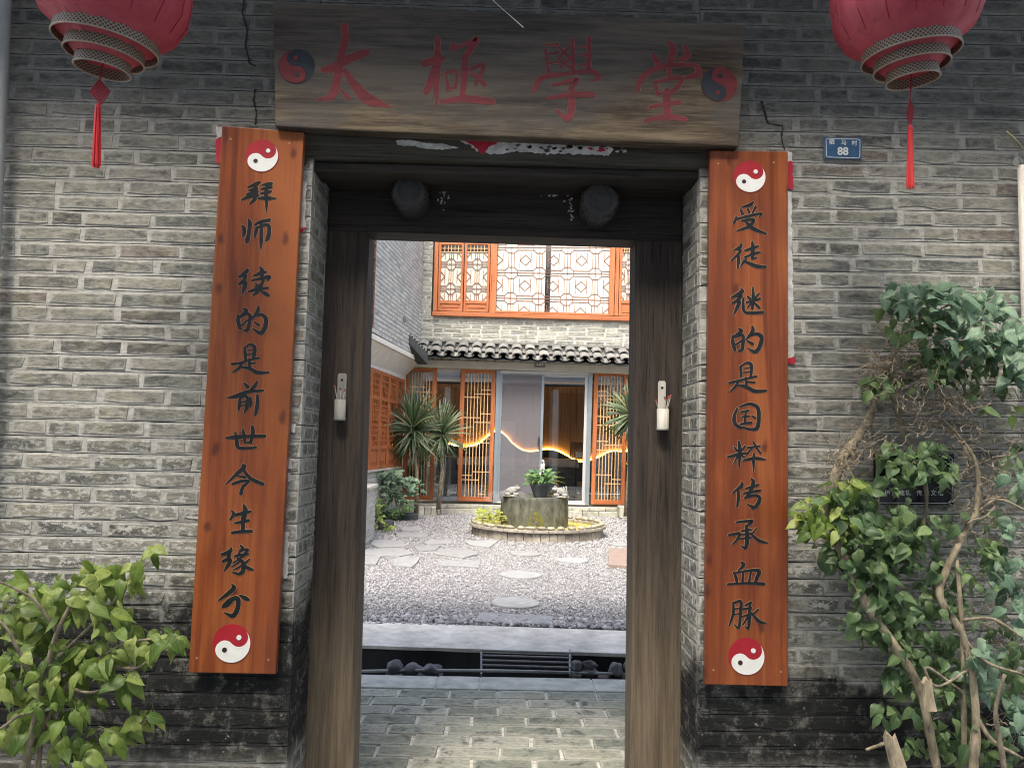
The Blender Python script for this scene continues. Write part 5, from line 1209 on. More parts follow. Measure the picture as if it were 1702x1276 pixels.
m = MB(); m.prism([G(*cg(x, y), SZ+.02) for x, y in ((1322, 205), (1520, 210), (1520, 295), (1320, 286))], (0, 0, -.08)); o = m.build('stepping_stone', M['stepred'], None, bevel=.005); tag(o, 'reddish square slab at the right edge, partly behind the door post', 'stepping stone')

# =================================================================== ROUND BASIN
BC = G(893, 880, GZ); d0 = 12.35; BC = Vector((P(893, 880, d0-2.83).x, d0-2.83, GZ)); BR = 1.07
t = thing('round_basin', 'low round brick basin ringed with brown pebbles in the gravel courtyard', 'basin', tuple(BC))
rr = random.Random(3); n = 52
for i in range(n):
    a0, a1 = 2*math.pi*i/n+.004, 2*math.pi*(i+1)/n-.004; h = .125+rr.uniform(-.004, .006); r1 = BR*.975+rr.uniform(-.006, .006)
    m = MB(); m.prism([BC+Vector((r*math.cos(a), r*math.sin(a), -.03)) for r, a in ((r1-.10, a0), (r1, a0), (r1, a1), (r1-.10, a1))], (0, 0, h+.03)); o = m.build('brick', M['basin'], t)
for i in range(30):
    a0, a1 = 2*math.pi*i/30+.003, 2*math.pi*(i+1)/30-.003; m = MB(); r1 = BR+.02+rr.uniform(-.006, .006)
    m.prism([BC+Vector((r*math.cos(a), r*math.sin(a), .132)) for r, a in ((r1-.13, a0), (r1, a0), (r1, (a0+a1)/2), (r1, a1), (r1-.13, a1))], (0, 0, .042)); m.build('coping_stone', M['basin'], t, bevel=.004)
for i in range(40):
    a = 2*math.pi*(i+rr.uniform(-.2, .2))/40; s = rr.uniform(.055, .095); m = MB(); T = Matrix.Rotation(a+math.pi/2, 4, 'Z')
    m.blob(BC+Vector(((BR-.045)*math.cos(a), (BR-.045)*math.sin(a), .198)), (s, .045, .030), i, 2, .15, T); m.build('pebble', M['pebble'], t, smooth=True)
m = MB(); m.lathe([(BR*.9, .13), (.01, .132)], BC, 40); m.build('water', M['basin_water'], t)
t2 = thing('stone_trough', 'dark mossy drum-shaped stone trough standing in the round basin', 'stone trough', tuple(BC+Vector((-.02, 0, .1))))
tc = BC+Vector((P(888, 850, d0-2.83).x-BC.x, 0, 0)); TR = .535
prof = [(TR*.98, .08), (TR*1.0, .2), (TR*1.01, .35), (TR*1.0, .57), (TR*.985, .60), (TR*.86, .605), (TR*.84, .55), (.01, .545)]
m = MB(); m.lathe(prof, tc, 72, lobes=24, amp=.012); m.build('drum', M['trough'], t2, smooth=False)
m = MB()
ap = [(-.115, 0), (.115, 0), (.115, .14), (.09, .2), (.05, .245), (0, .27), (-.05, .245), (-.09, .2), (-.115, .14)]
m.prism([tc+Vector((x, -math.sqrt((TR*1.015)**2-x*x)-.004, z+.13)) for x, z in ap], (0, .02, 0)); m.build('arched_niche', simple('mossy_niche', (0.10, 0.10, 0.02), .9, .6, 14), t2)
# toads
for lb, px, sgn in (('grey stone toad on the left rim of the trough', 850, 1), ('grey stone toad with ridged back on the right rim of the trough', 931, -1)):
    c = Vector((P(px, 820, d0-3.0).x, d0-3.0-.1, GZ+.605)); t3 = thing('stone_toad', lb, 'statue', tuple(c), 'stone toads on the trough rim')
    m = MB(); m.blob(c+Vector((0, 0, .01)), (.15, .12, .022), 5, 2, .08); m.build('base', M['statue'], t3, smooth=True)
    m = MB(); tt = Matrix.Rotation(-.35*sgn, 4, 'Y'); m.blob(c+Vector((-.01*sgn, 0, .085)), (.115, .085, .062), 9, 3, .12, tt)
    m.blob(c+Vector((.085*sgn, -.01, .125)), (.062, .06, .042), 4, 2, .1); 
    for dy in (-.035, .035): m.blob(c+Vector((.085*sgn, dy, .165)), (.018, .016, .016), 2, 1, .05)
    for dx, dy in ((.07, -.07), (-.06, -.08), (.07, .07)): m.blob(c+Vector((dx*sgn, dy, .04)), (.05, .03, .03), 6, 2, .1)
    m.build('body', M['statue'], t3, smooth=True)
    if sgn < 0:
        for k in range(5):
            m = MB(); m.tube([c+Vector((.09-.035*k-.0, -.075, .05)), c+Vector((.085-.035*k, -.045, .15-.008*k)), c+Vector((.08-.035*k, 0, .17-.008*k))], .012, 6); m.build('ridge', M['statue'], t3, smooth=True)
# plant in the trough
pc = Vector((P(898, 820, d0-2.83).x, d0-2.83, GZ+.60)); t4 = thing('potted_fern', 'small dark pot with a bushy fern and a white bloom in the stone trough', 'potted plant', tuple(pc))
m = MB(); m.lathe([(.10, -.02), (.16, .16), (.17, .2), (.15, .2), (.02, .18)], pc, 24); m.build('pot', M['planter'], t4, smooth=True)
rr = random.Random(12); FV2 = make_leaf_variants(5, .085, .045, M['leafY'], 44, droop=.3)
for i in range(130):
    a = rr.uniform(0, 6.28); e = rr.uniform(-.2, 1.3); r = rr.uniform(.06, .21); p = pc+Vector((math.cos(a)*math.cos(e)*r, math.sin(a)*math.cos(e)*r, .24+math.sin(e)*r*.9))
    place_leaf(t4, rr.choice(FV2), p, (math.cos(a), math.sin(a), rr.uniform(-.5, .7)), (0, -.8, .6), rr.uniform(1.0, 1.9))
def frond(parent, p0, d, L, up, mat, n=12, w=.05, name='frond', droop=.5):
    m = MB(); d = Vector(d).normalized(); pts = []
    for k in range(n+1): s = k/n; pts.append(Vector(p0)+d*L*s+Vector((0, 0, up*L*s-droop*L*s*s)))
    m.tube(pts, lerp_r([.004, .0012], n+1), 4)
    side = d.cross(Vector((0, 0, 1))).normalized()
    for k in range(2, n):
        ww = w*math.sin(math.pi*(k/n)**.7)
        for s in (-1, 1):
            a = pts[k]; tip = a+side*s*ww+d*ww*.4-Vector((0, 0, ww*.2)); b = pts[k]+(pts[k+1]-pts[k])*.7 if k < n else pts[k]
            m.add([a, (a+tip)/2+d*.008, tip, (a+tip)/2-d*.010], [(0, 1, 2, 3)], [(.3, .3)]*4)
    return m.build(name, mat, parent)
for d, L, u_ in (((-1, -.2, 0), .42, .75), ((-.8, -.5, 0), .38, .9), ((1, -.3, 0), .40, .75), ((.8, -.6, 0), .36, .45), ((-1, -.4, 0), .5, .25), ((.4, -.8, 0), .3, .9), ((1, .1, 0), .42, .5), ((.9, -.2, 0), .34, 1.1)):
    frond(t4, pc+Vector((0, 0, .2)), d, L, u_, M['leafA' if d[0] > 0 else 'leafY'], w=.06)
m = MB(); 
for i in range(40):
    a = rr.uniform(0, 6.28); z = rr.uniform(0, .24); r = .045*(1-z/.3); c = pc+Vector((.03+r*math.cos(a), -.02+r*math.sin(a), .33+z)); m.blob(c, (.016, .016, .014), i, 1, .1)
m.build('bloom', M['flower'], t4, smooth=True)
# water plants left in the basin
t5 = thing('water_plant', 'bright yellow-green water plant in the left half of the basin', 'plant', tuple(BC+Vector((-.75, -.2, .13))))
WV = make_leaf_variants(4, .09, .05, M['leafA'], 54, droop=.2)
for i in range(150):
    a = rr.uniform(0, 6.28); r = .3*math.sqrt(rr.random()); p = BC+Vector((-.72+r*math.cos(a)*.75, -.1+r*math.sin(a)*1.4, .16+rr.uniform(0, .22)))
    place_leaf(t5, rr.choice(WV), p, (math.cos(a), math.sin(a), rr.uniform(-.1, 1)), (0, -.5, 1), rr.uniform(.6, 1.2))

# =================================================================== COURTYARD HOUSE (facing the gate)
YD = 13.0
def D(px, py, y=YD): return P(px, py, y)
class Quad:
    """bilinear patch from four picture corners on the plane y=Y (tl,tr,br,bl)"""
    def __init__(s, tl, tr, br, bl, Y, pl=None):
        f = pl or (lambda a, b: P(a, b, Y)); s.c = [f(*tl), f(*tr), f(*br), f(*bl)]
    def __call__(s, a, b, off=0.0):
        tl, tr, br, bl = s.c; return (tl*(1-a)+tr*a)*(1-b)+(bl*(1-a)+br*a)*b+Vector((0, -off, 0))
    def wh(s): return (s.c[1]-s.c[0]).length, (s.c[3]-s.c[0]).length
def qframe(q, wl_, wt, wb, parent, mat, matx, name='frame', th=.06, off=.03, build=True):
    """four members round the edge of patch q (widths in metres)"""
    W, H = q.wh(); a = wl_/W; t_ = wt/H; b = wb/H
    o = None
    for (s0, s1, t0, t1, mm) in ((0, a, 0, 1, mat), (1-a, 1, 0, 1, mat), (a, 1-a, 0, t_, matx), (a, 1-a, 1-b, 1, matx)):
        m = MB(); m.prism([q(s0, t0, off), q(s1, t0, off), q(s1, t1, off), q(s0, t1, off)], (0, th, 0)); o = m.build(name, mm, parent, bevel=.004)
    return o
house = thing('courtyard_house', 'grey brick house across the courtyard with orange lattice windows, tiled eave and glass sliding doors', 'house', tuple(D(860, 850)))
# upper wall around the window band
YW = VY = None
YBR = variant_set(0.36, 0.18, 0.075, M['ybrick'], nF=6, nH=4, rough=.004, proud=.006)
pool = []; zt = 7.2
wbl = D(700, 523).z
cw = MB(); cw.box(-2.4, 4.5, YD+.012, YD+.2, 3.25, wbl-.02); cw.box(-2.4, D(718, 470).x-.01, YD+.012, YD+.2, wbl-.02, zt); cw.box(D(1200, 450).x, 4.5, YD+.012, YD+.2, wbl-.02, zt); cw.build('core', M['ymortar'], house)
xl = -2.0
brick_field(house, (xl, YD, 0), (1, 0, 0), (0, -1, 0), D(718, 470).x-xl, wbl-.06, 6.6, YBR, (M['ybrick'], M['ymortar']), pitch=.095, gap=.03, seed=51, pool=pool, groove=.004)
brick_field(house, (xl, YD, 0), (1, 0, 0), (0, -1, 0), 3.4-xl, 3.32, wbl-.06, YBR, (M['ybrick'], M['ymortar']), pitch=.095, gap=.03, seed=52, pool=pool, groove=.004, tilt=-.004)
place_bricks(house, pool, (M['ybrick'],), 300)

# lattice windows
CELL = [((.28,.4),(.4,.28)),((.4,.28),(.6,.28)),((.6,.28),(.72,.4)),((.72,.4),(.72,.6)),((.72,.6),(.6,.72)),((.6,.72),(.4,.72)),((.4,.72),(.28,.6)),((.28,.6),(.28,.4)),
        ((.5,0),(.5,1)),((0,.5),(1,.5)),((.28,.4),(0,.4)),((.72,.4),(1,.4)),((.28,.6),(0,.6)),((.72,.6),(1,.6)),((.4,.28),(.4,0)),((.6,.28),(.6,0)),((.4,.72),(.4,1)),((.6,.72),(.6,1)),
        ((0,.2),(.2,0)),((.8,0),(1,.2)),((1,.8),(.8,1)),((.2,1),(0,.8)),((.2,0),(.2,.28)),((.8,0),(.8,.28)),((.2,.72),(.2,1)),((.8,.72),(.8,1))]
def lattice(q, nx, ny, w, parent, off=0.0, mat=None, th=.02):
    m = MB()
    for i in range(nx):
        for j in range(ny):
            for (a, b) in CELL:
                A = q((i+a[0])/nx, (j+a[1])/ny, off); B = q((i+b[0])/nx, (j+b[1])/ny, off)
                m.bar(A, B, w, th+.0002*((i+j) % 2)+.001*(abs(A.x-B.x) > abs(A.z-B.z)))
    return m.build('lattice', mat or M['lattice'], parent, kind='stuff')
def member(pts, parent, mat, name, off=.03, th=.08, Y=YD, bev=.006):
    m = MB(); m.prism([P(x, y, Y-off) for x, y in pts], (0, th, 0)); return m.build(name, mat, parent, bevel=bev)
win = thing('lattice_window', 'long upper-floor window of orange lacquered wood with pale geometric lattice', 'window', tuple(D(870, 528)))
TOPY = 330
def shift(x, y0, y1): return x+0.028*(y0-y1)      # verticals lean like this in the picture
def vmem(x0, x1, ybot, name, off=.04, th=.09, mat=None, ytop=TOPY):
    return member([(shift(x0, ybot, ytop), ytop), (shift(x1, ybot, ytop), ytop), (x1, ybot), (x0, ybot)], win, mat or M['teak'], name, off, th)
sl_ = lambda x, y: y+(x-720)*.0285
member([(718.5, sl_(718, 517)), (1120, sl_(1120, 517)), (1120, sl_(1120, 524)), (718, sl_(718, 524))], win, M['teakx'], 'sill', .09, .14)
member([(822, sl_(822, 513)), (1012, sl_(1012, 513)), (1012, sl_(1012, 517)-.3), (822, sl_(822, 517)-.3)], win, M['teakx'], 'bottom_rail', .05, .10)
for a, b, yb in ((719.5, 726, 517), (813, 824, 520), (1011.5, 1020, 525), (1021, 1027, 525), (1090, 1100, 527)): vmem(a, b, yb-.2, 'mullion')
for x0, x1 in ((727, 768.5), (770, 812), (1028, 1058), (1059, 1089)):
    yb = sl_(x0, 516.2); q = Quad((shift(x0, yb, TOPY+34), TOPY+34), (shift(x1, yb, TOPY+34), TOPY+34), (x1, sl_(x1, 516.2)), (x0, yb), YD-.03)
    m = MB(); m.prism([q(0, 0, .001), q(1, 0, .001), q(1, 1, .001), q(0, 1, .001)], (0, .001, 0))
    W, H = q.wh(); sw = .05/W
    fr_ = qframe(q, .05, .05, .05, win, M['teak'], M['teakx'], 'sash_frame', .05, .0)
    t1 = (407-(TOPY+34))/(yb-(TOPY+34)); t2 = (499-(TOPY+34))/(yb-(TOPY+34))
    for ta, tb in ((t1-.035, t1-.001), (t2+.001, t2+.035)):
        m = MB(); m.prism([q(sw, ta), q(1-sw, ta), q(1-sw, tb), q(sw, tb)], (0, .05, 0)); m.build('rail', M['teakx'], fr_, bevel=.004)
    for ta, tb in ((.05/H, t1-.036), (t2+.036, 1-.05/H)):
        m = MB(); m.prism([q(sw, ta, -.018), q(1-sw, ta, -.018), q(1-sw, tb, -.018), q(sw, tb, -.018)], (0, .02, 0)); m.prism([q(sw+.06, ta+.012, -.008), q(1-sw-.06, ta+.012, -.008), q(1-sw-.06, tb-.012, -.008), q(sw+.06, tb-.012, -.008)], (0, .012, 0)); m.build('panel', M['teakx'], fr_, bevel=.003)
    t15 = t1+.075
    qq = Quad.__new__(Quad); qq.c = [q(sw, t15), q(1-sw, t15), q(1-sw, t2), q(sw, t2)]; lattice(qq, 1, 2, .010, fr_, -.012, th=.012)
    m = MB(); 
    for k in range(1, 6): m.bar(q(sw+(1-2*sw)*k/6, t1, -.012), q(sw+(1-2*sw)*k/6, t15, -.012), .011, .02)
    for k in (.5, 1): m.bar(q(sw, t1+(t15-t1)*k, -.013), q(1-sw, t1+(t15-t1)*k, -.013), .011, .02)
    m.build('top_lattice', M['slat'], fr_, kind='stuff')
    m = MB(); m.prism([q(sw, t15, -.034), q(1-sw, t15, -.034), q(1-sw, t2, -.034), q(sw, t2, -.034)], (0, .004, 0)); m.build('window_paper', M['blind'], fr_)
q = Quad((shift(824.5, 516, TOPY+60), TOPY+60), (shift(1011, 520, TOPY+60), TOPY+60), (1011, sl_(1011, 512.7)), (824.5, sl_(824, 512.7)), YD)
lattice(q, 4, 3, .011, win, -.012, th=.008)
for a, b in ((0, .43), (.478, 1)):
    m = MB(); m.prism([q(a, 0, -.022), q(b, 0, -.022), q(b, 1, -.022), q(a, 1, -.022)], (0, .004, 0)); m.build('window_paper', M['blind'], win)
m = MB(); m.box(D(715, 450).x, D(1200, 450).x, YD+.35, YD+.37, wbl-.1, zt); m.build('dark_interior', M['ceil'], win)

# tiled eave over the ground floor: pan and cover tiles, two courses seen from below
eave = thing('tiled_eave', 'grey tiled eave with a wavy edge of round tiles above the sliding doors', 'roof', tuple(D(870, 595)))
def arcshell(R, th, L, n=9, span=math.pi*.86, up=True):
    vs = []; fs = []
    for y in (0, L):
        for rr_ in (R, R-th):
            for k in range(n+1):
                a = (math.pi-span)/2+span*k/n; vs.append((rr_*math.cos(a), y, rr_*math.sin(a)*(1 if up else -1)*.62))
    m = n+1
    for k in range(n):
        fs += [(k, k+1, 2*m+k+1, 2*m+k), (m+k, 3*m+k, 3*m+k+1, m+k+1), (k, m+k, m+k+1, k+1), (2*m+k, 2*m+k+1, 3*m+k+1, 3*m+k)]
    fs += [(0, 2*m, 3*m, m), (n, m+n, 3*m+n, 2*m+n)]
    b = MB(); b.add(vs, fs); return b.mesh('roof_tile', M['tile'])
cov = arcshell(.105, .028, .42); pan = arcshell(.105, .028, .42, up=False)
pitchx = .275; y0t = 12.42; zA = P(700, 588, y0t).z; zB = P(1050, 603, y0t).z; xA, xB = P(700, 588, y0t).x, P(1050, 603, y0t).x
slope = math.radians(20); i = 0; x = xA
while x < xB+1.6:
    zr = zA+(zB-zA)*(x-xA)/(xB-xA)
    for course in range(2):
        off = course*.30
        base = Vector((x, y0t+off*math.cos(slope), zr+off*math.sin(slope)+course*.055))
        R_ = Matrix.Rotation(slope, 4, 'X') @ Matrix.Rotation(RND.gauss(0, .03), 4, 'Y')
        link('roof_tile', cov, eave, mw=Matrix.Translation(base+Vector((0, -.01, .045))) @ R_)
        link('roof_tile', pan, eave, mw=Matrix.Translation(base+Vector((pitchx/2, 0, .035))) @ R_)
    x += pitchx; i += 1
a, b = P(694, 592, y0t+.06), P(1180, 612, y0t+.06)
m = MB(); m.prism([a, b, b+Vector((0, .62, .24)), a+Vector((0, .62, .24))], (0, 0, -.02)); m.build('roof_boarding', M['tiled'], eave)
m = MB(); a, b = P(697, 566, 12.93), P(1180, 585, 12.93); m.prism([a, b, b+Vector((0, 0, .05)), a+Vector((0, 0, .05))], (0, .1, 0)); m.build('top_flashing', M['tile'], eave)
x = P(705, 596, 12.7).x; i = 0
while x < P(1150, 612, 12.7).x:      # dentil course under the eave
    z = P(705, 595.5, 12.7).z+(x-P(705, 596, 12.7).x)*(P(1050, 607, 12.7).z-P(705, 595.5, 12.7).z)/(P(1050, 607, 12.7).x-P(705, 596, 12.7).x)
    m = MB(); m.box(x, x+.155+RND.uniform(-.01, .01), 12.66+RND.uniform(0, .02), 12.95, z, z+.075); m.build('dentil_brick', M['basin'], eave, bevel=.008); x += .182
beam = [(690, 596.8), (1180, 612.5), (1180, 625.5), (668, 608.5)]
m = MB(); m.prism([P(x, y, 12.86) for x, y in beam], (0, .25, 0)); m.build('beam', M['beam'], house, bevel=.008)
t = thing('beam_sign', 'small grey plate with three white squares fixed to the cream beam above the doors', 'sign', tuple(P(897, 612, 12.85)))
m = MB(); m.prism([P(x, y, 12.845) for x, y in ((888, 603.2), (906, 603.8), (906, 610.8), (888, 610.2))], (0, .012, 0)); m.build('plate', simple('sign_grey', (.2, .2, .19)), t)
for k in range(3):
    m = MB(); x = 891.8+k*4.2; m.prism([P(a, b, 12.842) for a, b in ((x, 604.2+k*.1), (x+2.6, 604.3+k*.1), (x+2.6, 607.2+k*.1), (x, 607.1+k*.1))], (0, .002, 0)); m.build('white_square', M['white'], t)

# ground floor front
fl_z = P(850, 838, YD).z
m = MB(); m.box(-2.6, 4.2, YD-.12, YD+4.2, GZ-.2, fl_z-.01); m.build('floor', M['slab2'], house)
x = -2.2; i = 0; rr = random.Random(8)
while x < 3.2:
    w_ = rr.uniform(.3, .75)
    for k, (z0_, z1_) in enumerate(((GZ-.03, GZ+.10), (GZ+.105, fl_z-.012))):
        m = MB(); m.box(x+k*.13, x+k*.13+w_-.012, YD-.24+k*.03+rr.uniform(-.01, .01), YD-.118, z0_, z1_); m.build('plinth_stone', M['stoneplinth'], house, bevel=.012)
    x += w_
def gq(x0, x1, yt=612.5, yb=834, Y=YD):
    """opening patch between picture x0..x1 at its foot"""
    f = lambda x, y: y+(x-700)*.0225
    g_ = lambda x, y: y+(x-760)*.0245
    return Quad((shift(x0, yb, yt)-.0, f(x0, yt)), (shift(x1, yb, yt), f(x1, yt)), (x1, g_(x1, yb-2)), (x0, g_(x0, yb-2)), Y)
H_LIST = [(.135,.62,1),(.17,.4,1),(.197,0,.6),(.33,.6,1),(.363,0,.6),(.40,.36,1),(.53,.6,1),(.565,.3,1),(.596,0,.55),(.80,.36,1),(.83,0,.36),(.865,0,.6),(.98,.6,.9)]
H_B = [(.125,0,.4),(.16,0,.6),(.19,.3,1),(.33,0,.5),(.40,0,.62),(.53,0,.45),(.56,.3,1),(.60,0,1),(.80,0,.62),(.835,.62,1),(.87,.36,1)]
def screen(label, x0, x1, hl, mirror=False):
    q = gq(x0, x1, Y=YD-.05); t = thing('lattice_screen', label, 'screen', tuple(q(.5, 1)), 'orange lattice screens of the courtyard house')
    qframe(q, .085, .07, .09, t, M['teak'], M['teakx'], 'frame', .06, 0)
    W, H = q.wh(); s = .085/W; a = .07/H; b = 1-.09/H; S = lambda u: s+(1-2*s)*u; Tt = lambda v: a+(b-a)*v
    for k in range(1, 8):
        m = MB(); m.bar(q(S(k/8), a, -.02), q(S(k/8), b, -.02), .016, .022); m.build('slat', M['slat'], t)
    for v, u0, u1 in hl:
        if mirror: u0, u1 = 1-u1, 1-u0
        m = MB(); m.bar(q(S(u0), Tt(v), -.018), q(S(u1), Tt(v), -.018), .018, .024); m.build('slat', M['slat'], t)
    g = MB(); g.prism([q(s, a, -.05), q(1-s, a, -.05), q(1-s, b, -.05), q(s, b, -.05)], (0, .006, 0)); g.build('pane', M['glass'], t)
    return t
screen('orange lattice screen left of the sliding doors', 760, 818, H_LIST)
screen('orange lattice screen right of the sliding doors, behind the sword-leaved plant', 982, 1038, H_B)
screen('orange lattice screen at the far left with a blue-grey curtain behind it', 668, 720, [(.125, 0, .7), (.165, .3, 1), (.2, .5, 1)], False)
screen('orange lattice screen at the far right, cut off by the door post', 1072, 1128, H_LIST, True)
for x0, x1 in ((721, 759), (1040, 1070)):
    q = gq(x0, x1); m = MB(); m.prism([q(0, 0), q(1, 0), q(1, 1), q(0, 1)], (0, .008, 0)); m.build('fixed_pane', M['glass'], house)
    m = MB(); m.prism([q(0, .97, .02), q(1, .97, .02), q(1, 1, .02), q(0, 1, .02)], (0, .05, 0)); m.build('window_foot', M['alu'], house)
t = thing('sliding_doors', 'grey aluminium sliding doors, the left leaf covered by an insect screen', 'door', tuple(D(898, 838)))
q = gq(819, 979, yb=836, Y=YD-.07); qframe(q, .085, .06, .03, t, M['alu'], M['alul'], 'frame', .12, 0)
q1 = gq(825, 899, yt=615.5, yb=835, Y=YD-.05); qframe(q1, .055, .05, .06, t, M['alu'], M['alu'], 'leaf_frame', .035, 0)
q2 = gq(893, 972, yt=616.5, yb=835, Y=YD-.01); qframe(q2, .065, .06, .07, t, M['alul'], M['alul'], 'leaf_frame', .035, 0)
for qq_, nm, mt in ((q1, 'insect_screen', 'screen'), (q2, 'pane', 'glass')):
    m = MB(); m.prism([qq_(.06, .02, -.015), qq_(.94, .02, -.015), qq_(.94, .97, -.015), qq_(.06, .97, -.015)], (0, .004, 0)); m.build(nm, M[mt], t)
m = MB(); m.bar(P(895.5, 726, YD-.08), P(895, 741, YD-.08), .03, .02); m.build('handle', M['wire'], t, bevel=.004)
# curtain
t = thing('curtain', 'blue-grey hanging curtain behind the far left lattice screen', 'curtain', tuple(P(690, 832, YD+.15)))
m = MB(); a, b = P(672, 615, YD+.14), P(713, 615, YD+.14); n = 60; vs = []; fs = []
for i in range(n+1):
    s = i/n; x = a.x+(b.x-a.x)*s; y = a.y+.045*math.sin(s*55)+.012*math.sin(s*130); vs += [(x, y, a.z), (x-.03*(1-s), y+.01, fl_z+.05)]
for i in range(n): fs.append((2*i, 2*i+2, 2*i+3, 2*i+1))
m.add(vs, fs); o = m.build('cloth', M['silk'], t, smooth=True); md = o.modifiers.new('t', 'SOLIDIFY'); md.thickness = .004
# room behind the glass
m = MB(); m.box(-3.2, 4.2, YD+4.25, YD+4.3, fl_z, 3.3); m.box(-3.2, -3.1, YD+.2, YD+4.25, fl_z, 3.3); m.box(4.1, 4.2, YD+.1, YD+4.25, fl_z, 3.3); m.build('inner_wall', M['cream'], house)
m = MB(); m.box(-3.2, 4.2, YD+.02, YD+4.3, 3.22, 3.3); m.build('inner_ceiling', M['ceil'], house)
YI = YD+3.6
m = MB(); a = P(720, 637, YI); b = P(1140, 642, YI); m.box(-3.1, 4.1, YI-.3, YI-.02, b.z, a.z+.13); m.build('ceiling_cove', M['plaster'], house)
mural = thing('wall_mural', 'ochre wall panel with a dark mountain outline edged by a glowing yellow strip', 'wall art', tuple(P(880, 780, YI)))
for i in range(16):
    x0_ = -2.9+i*.43; m = MB(); m.box(x0_, x0_+.424, YI, YI+.03, fl_z+.2, a.z); m.build('panel', M['muralwood'], mural)
pts = [(560, 740), (640, 742), (735, 738), (757, 741), (775, 742.5), (795, 738), (808, 728), (818, 720), (828, 716), (840, 724), (853, 738), (868, 748), (880, 750.5), (893, 749.5), (905, 747), (918, 747.5), (930, 751), (945, 759), (965, 768), (990, 762), (1003, 756), (1017, 750), (1045, 750), (1100, 742), (1180, 750)]
qp = catmull(pts, 4); top = [P(x, y, YI-.05) for x, y in qp]
m = MB(); m.prism(top+[P(1180, 800, YI-.05), P(560, 800, YI-.05)], (0, .03, 0)); m.build('mountain', M['mural'], mural)
m = MB(); m.tube([p+Vector((0, .02, .012)) for p in top], .017, 6); m.build('light_strip', M['led'], mural)
# counter with a patterned cloth
YC = YD+1.9
t = thing('stone_counter', 'long dark stone counter under a patterned pale cloth inside the room', 'counter', tuple(P(880, 822, YC)))
a, b = P(705, 757, YC), P(960, 761, YC); m = MB(); m.box(a.x, b.x, YC+.02, YC+.7, fl_z, a.z-.14)
m.build('body', M['cloth_dark'], t)
m = MB(); n = 40; vs = []; fs = []
for i in range(n+1):
    x = a.x-.03+(b.x-a.x+.06)*i/n; w_ = .018*mnoise.noise(Vector((x*3, 1, 1))); vs += [(x, YC+.72, a.z-.13), (x, YC+.70, a.z-.01+w_), (x, YC+.02, a.z-.03+w_), (x, YC-.01+w_, a.z-.19+w_*1.4)]
for i in range(n):
    for k in range(3): fs.append((i*4+k, i*4+k+1, i*4+k+5, i*4+k+4))
m.add(vs, fs); o = m.build('cloth', M['cloth'], t, smooth=True); md = o.modifiers.new('t', 'SOLIDIFY'); md.thickness = .008
m = MB(); c0 = P(918, 812, YC); m.box(c0.x, c0.x+.12, YC-.3, YC-.15, fl_z, fl_z+.42); o = m.build('wooden_stool', M['teak']); 
tag(o, 'narrow brown wooden stool block inside, seen right of the fern', 'stool')
# music stand
t = thing('music_stand', 'black perforated music stand holding a white sheet behind the right glass leaf', 'music stand', tuple(P(958, 824, YD+.9)))
Ym = YD+.9; q = Quad((949, 735), (968, 736), (967, 761), (948, 760), Ym); m = MB()
for k in range(7): m.bar(q(k/6, 0), q(k/6, 1), .022, .006)
for k in range(8): m.bar(q(0, k/7, .001), q(1, k/7, .001), .020, .006)
m.build('desk', M['black'], t)
m = MB(); m.prism([q(.45, .62, .01), q(1.02, .62, .01), q(1.02, .98, .01), q(.45, .98, .01)], (0, .003, 0)); m.build('sheet', M['white'], t)
m = MB(); m.tube([q(.5, 1), P(957, 812, Ym)], .011, 6); f0 = P(957, 806, Ym)
for dx, dy in ((-.22, -.1), (.22, -.1), (0, .25)): m.tube([f0, Vector((f0.x+dx, Ym+dy, fl_z+.01))], .009, 5)
m.build('tripod', M['black'], t)
# little cafe chairs glimpsed inside at the left
for k, (px, lb) in enumerate(((741, 'dark chair inside the room behind the bare pane left of the doors'),)):
    t = thing('chair', lb, 'chair', tuple(P(px, 826, YD+1.0))); c = P(px, 826, YD+1.0); z0 = fl_z
    m = MB(); m.box(c.x-.21, c.x+.21, YD+.9, YD+1.3, z0+.43, z0+.47); m.build('seat', M['ceil'], t, bevel=.008)
    m = MB(); m.box(c.x-.21, c.x+.21, YD+1.28, YD+1.31, z0+.60, z0+.92); m.build('backrest', M['ceil'], t, bevel=.008)
    for sx in (-.19, .19):
        for sy, hh in ((.92, .43), (1.28, .92)): m = MB(); m.box(c.x+sx-.014, c.x+sx+.014, YD+sy, YD+sy+.028, z0, z0+hh); m.build('leg', M['ceil'], t)
# dark stone blocks at the foot of the house
t = tag(MB().box(P(1029, 850, 12.5).x, P(1029, 850, 12.5).x+.42, 12.45, 12.78, GZ, P(1029, 841, 12.5).z).build('stone_block', M['stoneplinth'], None, bevel=.02), 'rough stone block at the foot of the house beside the right screen', 'stone block')

# =================================================================== LEFT WING
TH = math.radians(5.65); WD = Vector((math.sin(TH), math.cos(TH), 0)); WN = Vector((math.cos(TH), -math.sin(TH), 0))
W0 = P(668, 800, YD); wpl = lambda px, py: PL(px, py, W0, WN)
wing = thing('side_wing', 'pale brick side wing of the courtyard house with a white sloping soffit, at the left', 'building', tuple(Vector((W0.x, W0.y, GZ))))
def wprism(pts, d, mat, name, parent=wing, bevel=0.0, n=WN):
    m = MB(); m.prism(pts, n*(-d)); return m.build(name, mat, parent, bevel=bevel)
def wp(s, z, off=0.0):   # s metres towards the viewer from the back corner
    return W0-WD*s+Vector((0, 0, z-W0.z))+WN*off
LW = 8.0
zp0 = wpl(655, 776).z; zp1 = wpl(657, 626).z
wprism([wp(0, GZ-.1), wp(LW, GZ-.1), wp(LW, 3.3), wp(0, 3.3)][::1], .2, M['plaster'], 'wall') if False else None
